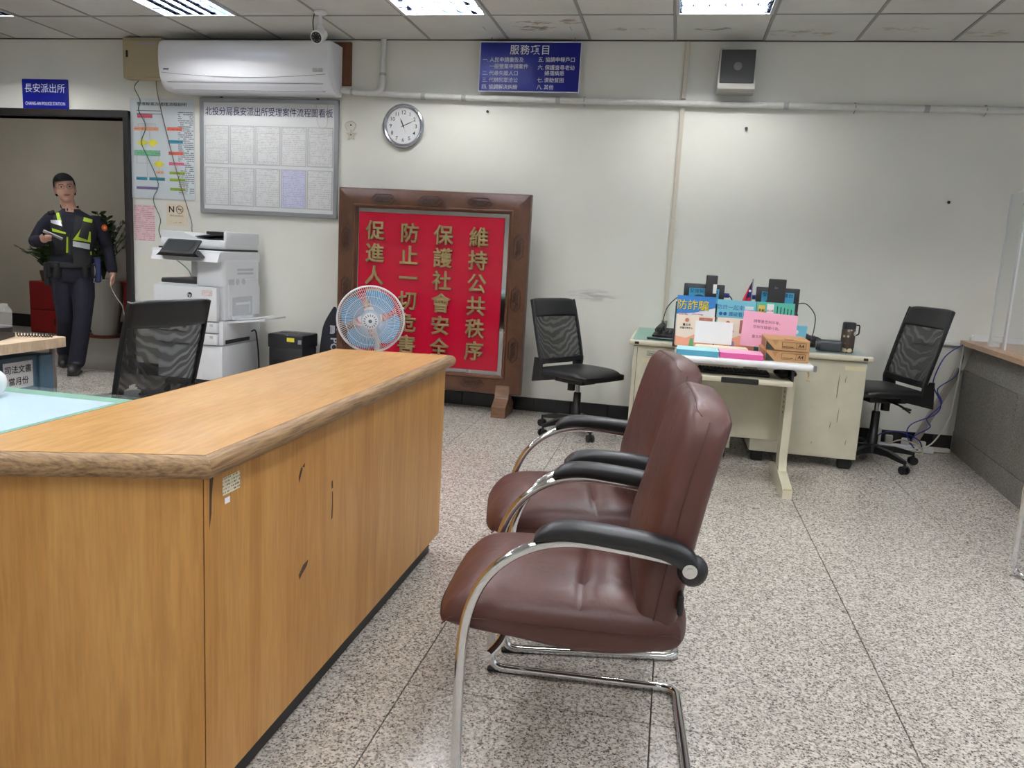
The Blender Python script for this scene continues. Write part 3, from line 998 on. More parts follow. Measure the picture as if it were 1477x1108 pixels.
def build_aircon():
    wv = mat('glossy_white_plastic', C(242, 244, 250), .16)
    gr = mat('aircon_grey_gap', C(120, 124, 130), .5)
    t = thing('air_conditioner', 'long white split air conditioner mounted high on the wall', 'air conditioner', (-3.48, WY, 2.41))
    W = 1.48; h = W / 2
    prof = [(-.026, .0), (-.12, .0), (-.19, .012), (-.235, .05), (-.262, .105), (-.278, .18), (-.282, .26), (-.276, .33), (-.262, .365), (-.235, .385), (-.12, .39), (-.026, .39)]
    m = MB()
    # body with slightly rounded ends
    k = len(prof)
    vs = []; fs = []
    xs = [(-h, .93), (-h + .012, .985), (-h + .04, 1), (h - .04, 1), (h - .012, .985), (h, .93)]
    for x, s in xs:
        for y, z in prof: vs.append((x, y * s, .195 + (z - .195) * (1 - (1 - s) * .4)))
    for i in range(len(xs) - 1):
        for j in range(k): fs.append((i * k + j, i * k + (j + 1) % k, (i + 1) * k + (j + 1) % k, (i + 1) * k + j))
    fs += [tuple(range(k)), tuple(range((len(xs) - 1) * k, len(xs) * k))]
    m.add(vs, fs).build('casing', wv, t, 40)
    # curved seam of the lower front panel
    pts = []
    for i in range(25):
        x = -h + .03 + (W - .06) * i / 24
        z = .118 - .030 * (1 - (2 * i / 24 - 1) ** 2) + .012
        y = -.262 - .016 * min(1, max(0, (z - .105) / .075)) - .0005
        pts.append((x, y, z))
    MB().tube(pts, .0016, 5).build('panel_seam', gr, t)
    MB().grid(lambda a, b: (-h + .09 + (W - .17) * a, -.197 - .05 * b - .003, .014 + .058 * b - .002), 6, 2).build('air_flap', mat('flap_plastic', C(232, 235, 242), .25), t, 0)
    MB().tube([(-h + .07, -.2435, .062), (h - .06, -.2435, .062)], .0022, 5).tube([(-h + .12, -.198, .012), (h - .06, -.198, .012)], .0022, 5).build('flap_gap', gr, t)
    quad(-h + .055, -h + .105, .148, .158, -.2755).build('maker_mark', DARK, t, 0)
    m = MB()
    for x in (h - .13, h - .085): m.bx(x, x + .034, -.2815, -.270, .145, .170)
    m.build('display_window', mat('pale_display', C(196, 199, 200), .3), t, 0)
    b = MB().rbox((-2.765, WY - .012, 2.672), (.20, .022, .33), .003, 1).build('backing_board', wood('brown_board', C(120, 74, 44), C(92, 54, 32), (4, 4, .6), .6))
    tag(b, 'brown plywood board on the wall behind the air conditioner', 'board')
build_aircon()

def build_pipes():
    wrap = mat('white_pipe_wrap', C(214, 214, 210), .6, var=.06, vscale=20)
    cap = mat('grey_pipe_tape', C(170, 172, 172), .6)
    p = thing('aircon_pipe', 'white wrapped pipe bending from the air conditioner up into the ceiling', 'pipe', (-2.5, WY, 2.45))
    pts = fillet([(-.235, -.05, .015), (-.05, -.05, -.005), (.115, -.05, -.005), (.115, -.05, .18), (.115, -.05, .405)], .10, 8)
    MB().tube(pts, .0235, 12).build('pipe_run', wrap, p)
    MB().cyl((.115, -.05, .13), (.115, -.05, .15), .0245, n=12).cyl((-.15, -.05, .005), (-.13, -.05, .003), .0245, n=12).build('tape_wrap', cap, p)
    q = thing('wall_pipe', 'long white horizontal pipe running along the upper wall', 'pipe', (0, WY, 2.42))
    MB().tube(smooth_path([(-2.43, -.035, .025), (-2.2, -.035, .018), (-1.9, -.035, .010), (-1.2, -.035, .002), (-.48, -.035, -.004), (.8, -.035, -.010), (2.3, -.035, -.014), (3.6, -.035, -.016)], 3), .0235, 12).build('pipe_run', wrap, q)
    m = MB()
    for x, z in ((-2.05, .012), (-1.72, .006), (-.98, 0), (.68, -.010), (1.62, -.0125)):
        m.cyl((x - .018, -.035, z), (x + .018, -.035, z), .0248, n=12)
    m.build('tape_wrap', cap, q)
    for x, z in ((-.78, -.0), (1.15, -.011), (2.0, -.013)):
        MB().tube([(x, -.002, z + .035), (x, -.035, z + .027), (x, -.062, z), (x, -.035, z - .027), (x, -.002, z - .035)], .004, 6).build('clip', cap, q)
    c = thing('cable_conduit', 'thin cream conduit running down the wall from the ceiling to the desk', 'conduit', (-.047, WY, .72))
    cm = mat('cream_conduit', C(204, 197, 182), .5)
    for z0, z1 in ((.085, .86), (.863, 1.665), (1.73, 2.13)):
        MB().bx(-.016, .016, -.024, 0, z0, z1).bx(-.010, .010, -.030, -.024, z0, z1).build('trunking_length', cm, c, 0)
    MB().rbox((0, -.016, .055), (.044, .032, .07), .004, 1).build('outlet_end', mat('conduit_end', C(120, 118, 108), .6), c)
    for x, z, nm in ((-1.53, 2.33, 0), (.42, 2.25, 1), (1.85, 1.78, 2), (2.34, 1.79, 3)):
        o = MB().cyl((x, WY, z), (x, WY - .02, z), .006, n=8).cyl((x, WY - .02, z), (x, WY - .024, z), .011, n=8).build('nail', BLACK)
        tag(o, ('lone nail in the wall below the blue service sign', 'lone nail in the wall below the pipe near the speaker', 'lone nail in the wall above the tall office chair', 'nail in the wall above the acrylic screen')[nm], 'nail')
build_pipes()

def build_service_sign():
    t = thing('service_sign', 'blue sign listing services in white, hung on wires from the ceiling', 'sign', (-1.212, WY - .06, 2.652))
    W, H2 = .39, .182
    plate(-W, W, -H2, H2, .006).build('panel', NAVYSIGN, t)
    m = MB(); e = .006
    for a in ((-W, W, H2 - e, H2), (-W, W, -H2, -H2 + e), (-W, -W + e, -H2, H2), (W - e, W, -H2, H2)):
        m.bx(a[0], a[1], -.0068, -.0055, a[2], a[3])
    m.build('white_border', WINK, t, 0)
    y = -.0074
    text('服務項目', WINK, t, (0, y, .124), .074, bold=.008, spacing=1.15)
    L = [('一.', '人民申請廣告及', .052), ('', '一般營業申請案件', .004), ('二.', '代尋失蹤人口', -.046), ('三.', '代辦民眾洽公', -.095), ('四.', '協調解決糾紛', -.145)]
    Rr = [('五.', '協調申報戶口', .055), ('六.', '保護查尋老幼', -.002), ('', '婦孺病患', -.043), ('七.', '濟助貧困', -.093), ('八.', '其他', -.144)]
    for x0, rows in ((-.365, L), (.065, Rr)):
        for a, b, z in rows:
            if a: text(a, WINK, t, (x0, y, z), .038, bold=.006, align='LEFT')
            text(b, WINK, t, (x0 + .055, y, z), .038, bold=.006, align='LEFT', sx=1.0)
    for x, x2 in ((-.30, -.30), (.335, .335)):
        MB().tube([(x2, .0, H2 - .01), (x2, -.02, H2 + .04)], .0022, 5).tube([(x2, -.02, H2 + .035), (x2 + .0, -.30, CEIL - 2.652)], .0016, 5).build('hanging_wire', mat('wire', C(120, 112, 100), .5, .5), t)
build_service_sign()

def build_speaker():
    t = thing('wall_speaker', 'square grey loudspeaker box mounted high on the wall', 'speaker', (.31, WY, 2.615), 0)
    box = mat('speaker_case', C(186, 184, 176), .5)
    gr = mat('speaker_grille', C(66, 65, 64), .8, bump=.5, bscale=260)
    M = Matrix.Rotation(math.radians(-7), 4, 'X')
    MB().rbox((0, -.09, 0), (.262, .15, .29), .008, 2, M).build('cabinet', box, t)
    g = MB().rbox((0, -.168, .012), (.235, .012, .235), .005, 2, M).build('grille', gr, t)
    MB().lathe([(.03, 0), (.027, .003), (.01, .006), (.002, .007)], 20, M @ Matrix.Translation((0, -.174, .012)) @ Matrix.Rotation(PI / 2, 4, 'X')).build('badge', mat('speaker_badge', C(110, 108, 104), .5, .2), g)
    MB().rbox((0, -.02, 0), (.08, .04, .06), .004, 1).build('bracket', STEEL, t)
build_speaker()

def build_clock():
    t = thing('wall_clock', 'round white wall clock with silver rim and black numerals', 'clock', (-2.213, WY, 2.207))
    M = Matrix.Rotation(PI / 2, 4, 'X')
    MB().lathe([(.168, 0), (.172, .015), (.168, .032), (.157, .038), (.146, .034), (.14, .026), (.138, .012)], 48, M, caps=False).build('rim', mat('silver_clock_rim', C(178, 182, 190), .2, .85), t)
    f = MB().lathe([(.138, .01), (.138, .022), (.001, .0221)], 40, M).build('dial', mat('clock_dial', C(232, 234, 236), .4), t)
    for i in range(1, 13):
        a = PI / 2 - i * PI / 6
        text(str(i), INK, f, (math.cos(a) * .106, -.0232, math.sin(a) * .106), .043, name='numeral', bold=.004)
    m = MB()
    for i in range(60):
        a = i * PI / 30
        r0 = .129 if i % 5 else .127
        m.box((0, -.0226, (r0 + .134) / 2), (.0012, .0006, .134 - r0), Matrix.Rotation(a, 4, 'Y'))
    m.build('minute_marks', INK, f, 0)
    def hand(name, ang, L, w, y, mm):
        MB().prism([(-w, -.018), (w, -.018), (w * 1.6, L * .55), (w * .6, L * .8), (0, L), (-w * .6, L * .8), (-w * 1.6, L * .55)], y, y - .001, 'y', Matrix.Rotation(ang, 4, 'Y')).build(name, mm, t, 0)
    hand('hour_hand', math.radians(335), .066, .0032, -.024, INK)
    hand('minute_hand', math.radians(66), .098, .002, -.0255, INK)
    MB().prism([(-.0008, -.03), (.0008, -.03), (.0006, .055), (-.0006, .055)], -.027, -.0274, 'y', Matrix.Rotation(math.radians(155), 4, 'Y')).build('second_hand', mat('red_hand', C(190, 120, 110), .5), t, 0)
    MB().cyl((0, -.022, 0), (0, -.029, 0), .006, n=14).build('hub', INK, t)
    g = MB().lathe([(.145, .034), (.07, .0345), (.001, .035)], 40, M)
build_clock()

def build_board():
    t = thing('notice_board', 'white notice board in an aluminium frame headed with a row of blue characters', 'notice board', (-3.385, WY, 1.925))
    W, H2 = .622, .470
    MB().bx(-W + .02, W - .02, -.018, -.002, -H2 + .02, H2 - .02).build('panel', mat('board_white', C(222, 224, 226), .3), t, 0)
    al = mat('aluminium_frame', C(168, 171, 174), .35, .6)
    m = MB()
    for s in (-1, 1):
        m.rbox((s * (W - .018), -.014, 0), (.036, .028, H2 * 2), .004, 1)
        m.rbox((0, -.014, s * (H2 - .018)), (W * 2, .0281, .036), .004, 1)
    m.build('frame', al, t)
    text('北投分局長安派出所受理案件流程圖看板', BLUEINK, t, (0, -.0195, H2 - .105), .072, bold=.004, fit_w=1.14)
    for x in (-.43, .43):
        MB().prism([(-.02, 0), (.02, 0), (.008, .016), (-.008, .016)], -.008, 0, 'y').build('hanger', mat('hanger_metal', C(90, 84, 78), .5, .6), t, 0, (x, 0, H2 - .003))
    MB().tube(smooth_path([(.43, -.03, H2 + .008), (.435, -.036, H2 - .12), (.46, -.036, H2 - .21), (.50, -.036, H2 - .22), (.53, -.034, H2 - .19), (.53, -.034, H2 - .02)], 5), .0016, 5).build('hanging_string', mat('beige_string', C(190, 176, 150), .7), t)
    inks = [(.010, .0045, .5), (.011, .005, .45), (.0105, .005, .5), (.012, .006, .5), (.010, .005, .55)]
    sleeve = mat('clear_sleeve_edge', C(196, 198, 202), .25)
    for r in range(2):
        for c in range(5):
            x = -3.385 + (-.465 + c * .2325); z = 1.925 + (.095 if r == 0 else -.245)
            pt = ('top', 'bottom')[r]
            nm = ('leftmost', 'second from left', 'middle', 'second from right', 'rightmost')[c]
            tint = C(206, 208, 232) if (r == 1 and c == 3) else C(222, 223, 224)
            o = thing('document_sheet', '%s printed sheet in the %s row of the aluminium notice board' % (nm, pt), 'sheet', (x, WY - .0186, z), 0, 'printed sheets on the notice board')
            plate(-.113, .113, -.158, .158, .0012).build('sleeve', sleeve, o, 0)
            pm = print_lines('document_print_%d_%d' % (r, c), tint, C(160, 162, 170) if not (r == 1 and c == 3) else C(140, 134, 190), .0125 + .0016 * ((r * 3 + c * 2) % 4), .005 + .001 * (c % 3), .40, .50, .6)
            MB().bx(-.103, .103, -.0022, -.0014, -.150, .150).build('page', pm, o, 0)
            m = MB()
            for (a, b, cc, d) in ((-.092, .03 + .02 * c, .10, .101), (-.092, .09, -.03 - .01 * c, -.029 - .01 * c), (-.092, .092, -.128, -.127), (-.092, -.091, -.128, .10), (.0915, .0925, -.128, -.03)):
                if (r + c) % 2 == 0 or cc > .05: m.bx(a, b, -.0026, -.0022, cc, d)
            m.build('ruled_lines', mat('print_grey', C(128, 130, 138), .7), o, 0)
    h = thing('wall_hook', 'pale star-shaped hook on the wall right of the notice board', 'hook', (-2.66, WY, 2.16))
    hm = mat('pale_hook', C(206, 200, 184), .5)
    MB().prism([(.05 * math.cos(PI / 2 + i * PI / 5) * (1 if i % 2 == 0 else .42), -.03 + .05 * math.sin(PI / 2 + i * PI / 5) * (1 if i % 2 == 0 else .42)) for i in range(10)], -.008, 0, 'y').build('plate', hm, h, 0)
    MB().tube(smooth_path([(-.025, -.012, .0), (-.045, -.02, .05), (0, -.014, .075), (.045, -.02, .05), (.02, -.012, .0)], 5), .005, 8).build('loop', hm, h)
    MB().cyl((0, -.008, .045), (0, -.018, .045), .006, n=8).cyl((0, -.008, -.03), (0, -.013, -.03), .005, n=8).build('screw', DARK, h)
build_board()

def build_flow_poster():
    t = thing('procedure_poster', 'laminated white flow-chart poster with coloured boxes beside the doorway', 'poster', (-4.372, WY - .004, 1.968))
    W, H2 = .305, .415
    plate(-W, W, -H2, H2, .003).build('sheet', mat('laminated_poster', C(214, 222, 228), .22), t, 0)
    y = -.0036
    def col(nm, r, g, b): return mat(nm, C(r, g, b), .5)
    bx = [(-.235, -.09, .255, .285, 'box_red', (212, 84, 110)), (-.265, -.035, .150, .180, 'box_orange', (224, 160, 128)),
          (.05, .19, .155, .183, 'box_coral', (226, 106, 84)), (.055, .195, .05, .078, 'box_teal', (52, 140, 172)), (.06, .2, -.045, -.017, 'box_coral2', (226, 112, 90)),
          (.062, .205, -.13, -.105, 'box_rose', (220, 110, 140)), (.065, .21, -.205, -.182, 'box_green', (142, 178, 60)), (.067, .212, -.262, -.239, 'box_green2', (142, 178, 60)), (.07, .215, -.340, -.317, 'box_green3', (142, 178, 60)),
          (-.27, -.02, -.058, -.012, 'box_mint', (118, 186, 148)), (-.255, -.15, -.262, -.237, 'box_petrol', (40, 130, 152)), (-.13, .02, -.262, -.237, 'box_petrol2', (40, 130, 152)), (-.255, -.05, -.340, -.317, 'box_violet', (126, 110, 160)), (-.065, .01, -.205, -.180, 'box_peach', (228, 178, 150))]
    for (a, b, c, d, nm, rgb) in bx:
        MB().bx(a, b, y - .0006, y + .0004, c, d).build('chart_box', print_lines('chart_' + nm, C(*rgb), C(int(rgb[0] * .45), int(rgb[1] * .4), int(rgb[2] * .45)), .02, .008, .45, .5, .6), t, 0)
    for (x, z) in ((-.19, .05), (-.09, .05), (-.035, -.125)):
        MB().prism([(x - .055, z), (x, z + .032), (x + .055, z), (x, z - .032)], y - .0006, y + .0004, 'y').build('chart_diamond', mat('chart_yellow', C(228, 220, 70), .5), t, 0)
    m = MB()
    for (a, b, c, d) in ((-.165, -.162, .18, .255), (-.23, -.06, .205, .207), (-.23, -.228, .18, .207), (-.062, -.06, .18, .207), (-.12, -.118, .08, .15), (-.2, -.198, .08, .15), (-.15, -.148, -.237, -.06), (-.25, -.248, -.12, -.06), (-.25, -.1, -.122, -.12), (-.035, -.033, -.18, -.155), (-.036, -.034, -.095, -.06)):
        m.bx(a, b, y - .0004, y + .0002, c, d)
    m.build('chart_lines', mat('chart_line_grey', C(130, 140, 150), .6), t, 0)
    pm = print_lines('poster_small_print', C(214, 222, 228), C(78, 84, 92), .0165, .0065, .5, .42, .85)
    MB().bx(.235, .292, 0, .0002, -.38, .28)
    quad(.0, .0, .0, .0)
    o = MB().bx(-.075, .075, -.0004, .0004, -.34, .34).build('small_print', pm, t, 0, (.212 + .0, y, -.03))
    o.location = (.225, y + .0006, -.03)
    o.scale = (.98, 1, 1)
    text('受理報案及處理流程說明', INK, t, (0, y, H2 - .045), .03, fit_w=.47, bold=.01)
    quad(-.24, 0, H2 - .105, H2 - .098, y).build('sub_heading', mat('print_grey', C(128, 130, 138), .7), t, 0)
    quad(-.24, 0, H2 - .13, H2 - .123, y).build('sub_heading', mat('print_grey', C(128, 130, 138), .7), t, 0)
    p = thing('pink_notice', 'small pink printed notice under the flow-chart poster', 'notice', (-4.560, WY, 1.345))
    plate(-.1, .1, -.155, .15, .0015).build('sheet', print_lines('pink_print', C(228, 196, 202), C(176, 110, 126), .017, .007, .4, .45, .7), p, 0)
    q = thing('no_smoking_notice', 'cream no smoking notice below the flow-chart poster', 'notice', (-4.248, WY, 1.425))
    plate(-.098, .098, -.095, .095, .0015).build('sheet', mat('cream_notice', C(226, 214, 192), .6), q, 0)
    text('N', INK, q, (-.048, -.0022, .048), .075, bold=.02)
    m = MB()
    ring = [(.03 + .032 * math.cos(a * PI / 12), -.0022, .045 + .032 * math.sin(a * PI / 12)) for a in range(24)]
    m.tube(ring, .003, 5, closed=True).tube([(.008, -.0022, .067), (.052, -.0022, .023)], .003, 5).bx(.012, .048, -.003, -.0016, .041, .049)
    m.build('smoking_ban_symbol', mat('print_brown', C(120, 96, 86), .6), q, 0)
    text('SMOKING', mat('print_brown', C(120, 96, 86), .6), q, (0, -.0022, -.008), .022, fit_w=.13)
    quad(-.05, .05, -.07, -.058, -.0022).build('small_print', print_lines('notice_small', C(226, 214, 192), C(140, 120, 104), .008, .004, .6, .4, .8), q, 0)
    # two loose wires in front of the posters
    g = MB().tube(smooth_path([(-4.555, WY - .05, 2.515), (-4.60, WY - .045, 2.46), (-4.555, WY - .035, 2.36), (-4.575, WY - .03, 2.28), (-4.51, WY - .03, 2.15), (-4.555, WY - .03, 2.02), (-4.50, WY - .03, 1.90), (-4.40, WY - .03, 1.68), (-4.45, WY - .03, 1.54), (-4.385, WY - .03, 1.38), (-4.40, WY - .03, 1.27), (-4.26, WY - .10, 1.10), (-4.10, WY - .05, .95), (-4.08, WY - .05, .80)], 5), .0038, 6).build('green_wire', mat('green_wire', C(52, 98, 84), .5))
    tag(g, 'thin green wire hanging in waves in front of the flow-chart poster', 'wire')
    g = MB().tube(smooth_path([(-4.39, WY - .05, 2.515), (-4.385, WY - .03, 2.38), (-4.28, WY - .03, 1.98), (-4.18, WY - .03, 1.65), (-4.09, WY - .03, 1.38), (-4.065, WY - .05, 1.27), (-3.98, WY - .05, 1.0), (-3.96, WY - .05, .85)], 5), .0038, 6).build('grey_wire', mat('grey_brown_wire', C(112, 98, 88), .5))
    tag(g, 'grey-brown wire hanging straight from the electrical box to the copier', 'wire')
build_flow_poster()

def build_cctv():
    t = thing('security_camera', 'small white bullet camera hanging from the ceiling by the air conditioner', 'camera', (-2.60, 5.50, CEIL))
    MB().lathe([(.045, 0), (.045, -.014), (.03, -.02), (.012, -.022), (.012, -.1)], 20).build('mount', WHITE, t)
    d = Vector((.02, -.9, -.42)).normalized()
    q = d.to_track_quat('Z', 'Y').to_matrix().to_4x4()
    M = Matrix.Translation((0, -.01, -.165)) @ q
    b = MB().lathe([(.02, -.075), (.036, -.065), (.043, -.03), (.045, .03), (.047, .05), (.044, .055), (.036, .056)], 24, M).ell((0, 0, -.115), (.03, .03, .03), 16, 10).build('camera_body', WHITE, t)
    l = MB().lathe([(.037, .04), (.037, .0575), (.012, .058)], 24, M).build('lens_ring', BLACK, b)
    m = MB()
    for i in range(8):
        a = i * PI / 4
        m.ell((.026 * math.cos(a), .026 * math.sin(a), .058), (.005, .005, .003), 8, 6, M)
    m.build('infrared_led', mat('led_grey', C(120, 122, 126), .2), b)
    MB().ell((0, 0, .057), (.011, .011, .006), 12, 8, M).build('lens', mat('lens_glass', C(10, 12, 18), .05), b)
    MB().tube(smooth_path([(-.045, .0, -.01), (-.055, 0, -.07), (-.052, .02, -.14), (-.02, .05, -.16)], 5), .004, 6).build('cable', DARK, t)
build_cctv()

# ================================================================== RED SCREEN WITH GOLD CHARACTERS
def build_screen():
    wd1 = wood('rosewood_frame', C(94, 60, 40), C(76, 46, 30), (3, 3, 3), .35, nscale=3)
    wd2 = wood('rosewood_foot', C(124, 92, 66), C(88, 60, 42), (2, 2, 14), .5, nscale=3)
    carve = mat('carved_rosewood', C(58, 31, 18), .35)
    t = thing('carved_screen', 'large red plaque with raised gold characters in a carved dark wood frame', 'screen', (-1.8625, 5.97, 0))
    X, Z0, Z1 = .7675, .165, 1.695
    bw = .150
    def rail(x0, x1, z0, z1, mit):
        # mitred frame length with a raised inner bead
        return mit
    outer = [(-X, Z0), (X, Z0), (X, Z1), (-X, Z1)]
    inner = [(-X + bw, Z0 + .142), (X - bw - .012, Z0 + .142), (X - bw - .012, Z1 - .150), (-X + bw, Z1 - .150)]
    names = ('bottom_rail', 'right_stile', 'top_rail', 'left_stile')
    for i in range(4):
        j = (i + 1) % 4
        o0, o1, i0, i1 = outer[i], outer[j], inner[i], inner[j]
        def L(p, q, s): return (p[0] + (q[0] - p[0]) * s, p[1] + (q[1] - p[1]) * s)
        prof = [(0, .03), (0, -.022), (.035, -.034), (.08, -.036), (.80, -.030), (.86, -.038), (.93, -.036), (1.0, -.018), (1.0, .03)]
        vs = []; n = len(prof)
        for s, y in prof:
            a = L(o0, i0, s); vs.append((a[0], y, a[1]))
        for s, y in prof:
            a = L(o1, i1, s); vs.append((a[0], y, a[1]))
        fs = [(k, (k + 1) % n, (k + 1) % n + n, k + n) for k in range(n)] + [tuple(range(n)), tuple(range(n, 2 * n))]
        MB().add(vs, fs).build(names[i], wd1, t, 30)
    MB().bx(-X + .04, X - .04, .012, .03, Z0 + .05, Z1 - .05).build('back_board', mat('screen_back', C(60, 40, 28), .7), t, 0)
    mir = mat('mirror_border', C(196, 196, 198), .06, 1.0)
    rx0, rx1, rz0, rz1 = -.603, .568, .338, 1.515
    MB().bx(inner[0][0] - .005, inner[1][0] + .005, .0, .012, inner[0][1] - .005, inner[2][1] + .005).build('mirror_strip', mir, t, 0)
    rd = mat('red_lacquer_board', C(172, 6, 40), .2, spec=.4, coat=.2)
    MB().rbox(((rx0 + rx1) / 2, -.006, (rz0 + rz1) / 2), (rx1 - rx0, .012, rz1 - rz0), .003, 1).build('red_board', rd, t)
    gold = mat('gold_lettering', C(176, 156, 112), .28, .7)
    colsx = [-1.485, -1.767, -2.04, -2.322]
    texts = ['維持公共秩序', '保護社會安全', '防止一切危害', '促進人民福利']
    for cx, tx, zt in zip(colsx, texts, (1.362, 1.366, 1.370, 1.376)):
        for r, ch in enumerate(tx):
            me = text_mesh(ch, .156, bold=0, depth=.012, bevel=.022)
            xs = [v.co.x for v in me.vertices]
            me.materials.append(gold)
            link('gold_character', me, t, (cx + 1.8625, -.022, zt - .1745 * r))
    # carved cloud ornaments on the frame
    def orn(cx, cz, vert):
        w, h = .098, .036
        m = MB()
        def T(u, v): return (cx + (v if vert else u), cz + (u if vert else v))
        oc = [(-w, 0), (-w * .8, h * .55), (-w * .62, h), (w * .62, h), (w * .8, h * .55), (w, 0), (w * .8, -h * .55), (w * .62, -h), (-w * .62, -h), (-w * .8, -h * .55)]
        m.tube([(T(*p)[0], -.0365, T(*p)[1]) for p in oc], .0035, 5, closed=True)
        for s in (-1, 1):
            for r0, ux in ((.022, .042), (.016, .0), (.018, -.028)):
                sp = [(s * ux + s * r0 * (1 - a / 22) * math.cos(a * .42), s * r0 * .8 * (1 - a / 22) * math.sin(a * .42) + .006 * s) for a in range(18)]
                m.tube([(T(*p)[0], -.0365, T(*p)[1]) for p in sp], .0032, 5)
        m.tube([(T(u / 10 * w * .85, .016 * math.sin(u * .9))[0], -.0365, T(u / 10 * w * .85, .016 * math.sin(u * .9))[1]) for u in range(-10, 11)], .0038, 5)
        m.build('carved_ornament', carve, t)
    for x in (-.395, -.015, .375): orn(x, Z1 - .078, False)
    for x in (-.395, -.015, .375): orn(x, Z0 + .072, False)
    for z in (1.30, .91, .52): orn(-X + .074, z, True); orn(X - .078, z, True)
    for s in (-1, 1):
        fx = s * .625
        prof = [(-.155, 0), (-.155, .085), (-.11, .105), (-.06, .135), (-.038, .18), (-.034, .235), (.034, .235), (.038, .18), (.06, .135), (.11, .105), (.155, .085), (.155, 0)]
        MB().prism(prof, fx - .055, fx + .055, 'x').build('foot', wd2, t, 25)
build_screen()

# ================================================================== COPIER CORNER
def build_copier():
    wv = mat('copier_white', C(222, 225, 230), .38)
    lg = mat('copier_grey', C(188, 191, 196), .45)
    t = thing('copier', 'tall white office copier with dark touch screen and side paper tray', 'copier', (-3.71, 5.86, 0))
    w, d = .29, .30            # half sizes; front faces -Y
    MB().rbox((0, .01, .27), (w * 2 - .01, d * 2 - .03, .28), .012, 2).build('base_cabinet', wv, t)
    MB().rbox((0, .01, .10), (w * 2 - .08, d * 2 - .1, .06), .01, 1).build('plinth', DARK, t)
    for x in (-.24, .24):
        for y in (-.23, .25):
            MB().cyl((x - .012, y, .035), (x + .012, y, .035), .035, n=16).cyl((x, y, .04), (x, y, .12), .012, n=8).build('caster', BLACK, t)
    for z0, z1 in ((.415, .505), (.510, .597)):
        dr = MB().rbox((-.012, -d + .015, (z0 + z1) / 2), (w * 2 - .045, .04, z1 - z0 - .004), .006, 2).build('paper_drawer', wv, t)
        MB().rbox((.21, -d - .006, z1 - .025), (.03, .004, .02), .002, 1).build('size_tab', lg, dr)
    MB().rbox((0, .015, .51), (w * 2, d * 2 - .03, .19), .008, 2).build('drawer_housing', wv, t)
    fd = MB().rbox((-.012, -d + .012, .735), (w * 2 - .03, .05, .265), .012, 2).build('front_door', wv, t)
    MB().cyl((.03, -d - .013, .800), (.03, -d - .0155, .800), .021, n=28).build('logo_disc', INK, fd)
    text('hp', WINK, fd, (.03, -d - .0165, .803), .036, bold=.0, rot=(0, math.radians(8), 0))
    quad(.135, .225, .80, .845, -d - .0135).build('service_sticker', print_lines('sticker_print', C(232, 222, 224), C(190, 120, 124), .009, .005, .5, .45, .6), fd, 0)
    MB().rbox((0.0, .03, .745), (w * 2, d * 2 - .06, .27), .01, 2).build('engine_body', wv, t)
    # output bay: right column and dark back
    MB().rbox((w - .125, .02, .975), (.25, d * 2 - .06, .24), .03, 3).build('column', wv, t)
    MB().rbox((-.02, .22, .97), (w * 2 - .06, .10, .22), .01, 1).build('rear_column', wv, t)
    MB().rbox((-.10, .0, .895), (.36, .46, .04), .01, 1).rbox((.03, .05, .97), (.05, .36, .20), .01, 1).build('output_tray', DARK, t)
    MB().rbox((-.015, .005, 1.105), (w * 2 + .02, d * 2, .085), .012, 2).build('scanner_unit', wv, t)
    MB().prism([(-.33, 1.062), (-.30, 1.062), (-.29, 1.125), (-.30, 1.13)], -.29, .28, 'x').build('front_lip', wv, t, 30)
    MB().rbox((-.01, .03, 1.155), (w * 2 - .01, d * 2 - .08, .014), .004, 1).build('scanner_gap', DARK, t)
    # document feeder
    MB().rbox((-.01, .04, 1.195), (w * 2 - .01, d * 2 - .10, .07), .014, 2).build('feeder_body', wv, t)
    MB().prism([(-.29, 1.225), (-.29, 1.285), (-.10, 1.28), (.02, 1.24), (.02, 1.225)], -.20, .26, 'y').build('feeder_cover', wv, t, 30)
    MB().add([(-.02, -.16, 1.245), (.26, -.16, 1.275), (.26, .20, 1.275), (-.02, .20, 1.245), (-.02, -.16, 1.255), (.26, -.16, 1.29), (.26, .20, 1.29), (-.02, .20, 1.255)],
             [(0, 1, 2, 3), (4, 5, 6, 7), (0, 1, 5, 4), (1, 2, 6, 5), (2, 3, 7, 6), (3, 0, 4, 7)]).rbox((.05, .02, 1.285), (.10, .12, .025), .006, 1).build('feeder_tray', BLACK, t, 0)
    MB().rbox((.265, .05, 1.25), (.03, .50, .10), .012, 2).build('feeder_end', wv, t)
    # tilted control panel
    MB().prism([(-.20, 1.095), (.17, 1.095), (.10, 1.145), (-.14, 1.145)], -.395, -.27, 'y').build('panel_arm', BLACK, t, 0)
    M = Matrix.Translation((-.01, -.36, 1.165)) @ Matrix.Rotation(math.radians(-48), 4, 'X') @ Matrix.Rotation(math.radians(0), 4, 'Y')
    cp = MB().rbox((0, 0, 0), (.29, .022, .165), .010, 2, M).build('control_panel', BLACK, t)
    MB().bx(-.125, .105, -.0125, -.0112, -.055, .062, M).build('touch_screen', mat('dim_touch_screen', C(52, 56, 58), .12), cp, 0)
    MB().cyl(M @ Vector((.127, -.011, 0)), M @ Vector((.127, -.013, 0)), .008, n=14).build('home_key', DARK, cp)
    # right side: vents, hatch, bypass tray
    xs = w + .001
    m = MB()
    for z in (1.005, .975): m.bx(xs - .004, xs + .002, -.06, .18, z - .009, z + .009)
    m.build('vent', lg, t, 0)
    hb = MB().rbox((xs, .03, .78), (.014, .46, .30), .005, 1).build('side_hatch', wv, t)
    MB().rbox((xs + .004, .0, .715), (.014, .30, .15), .004, 1).build('hatch_recess', lg, hb)
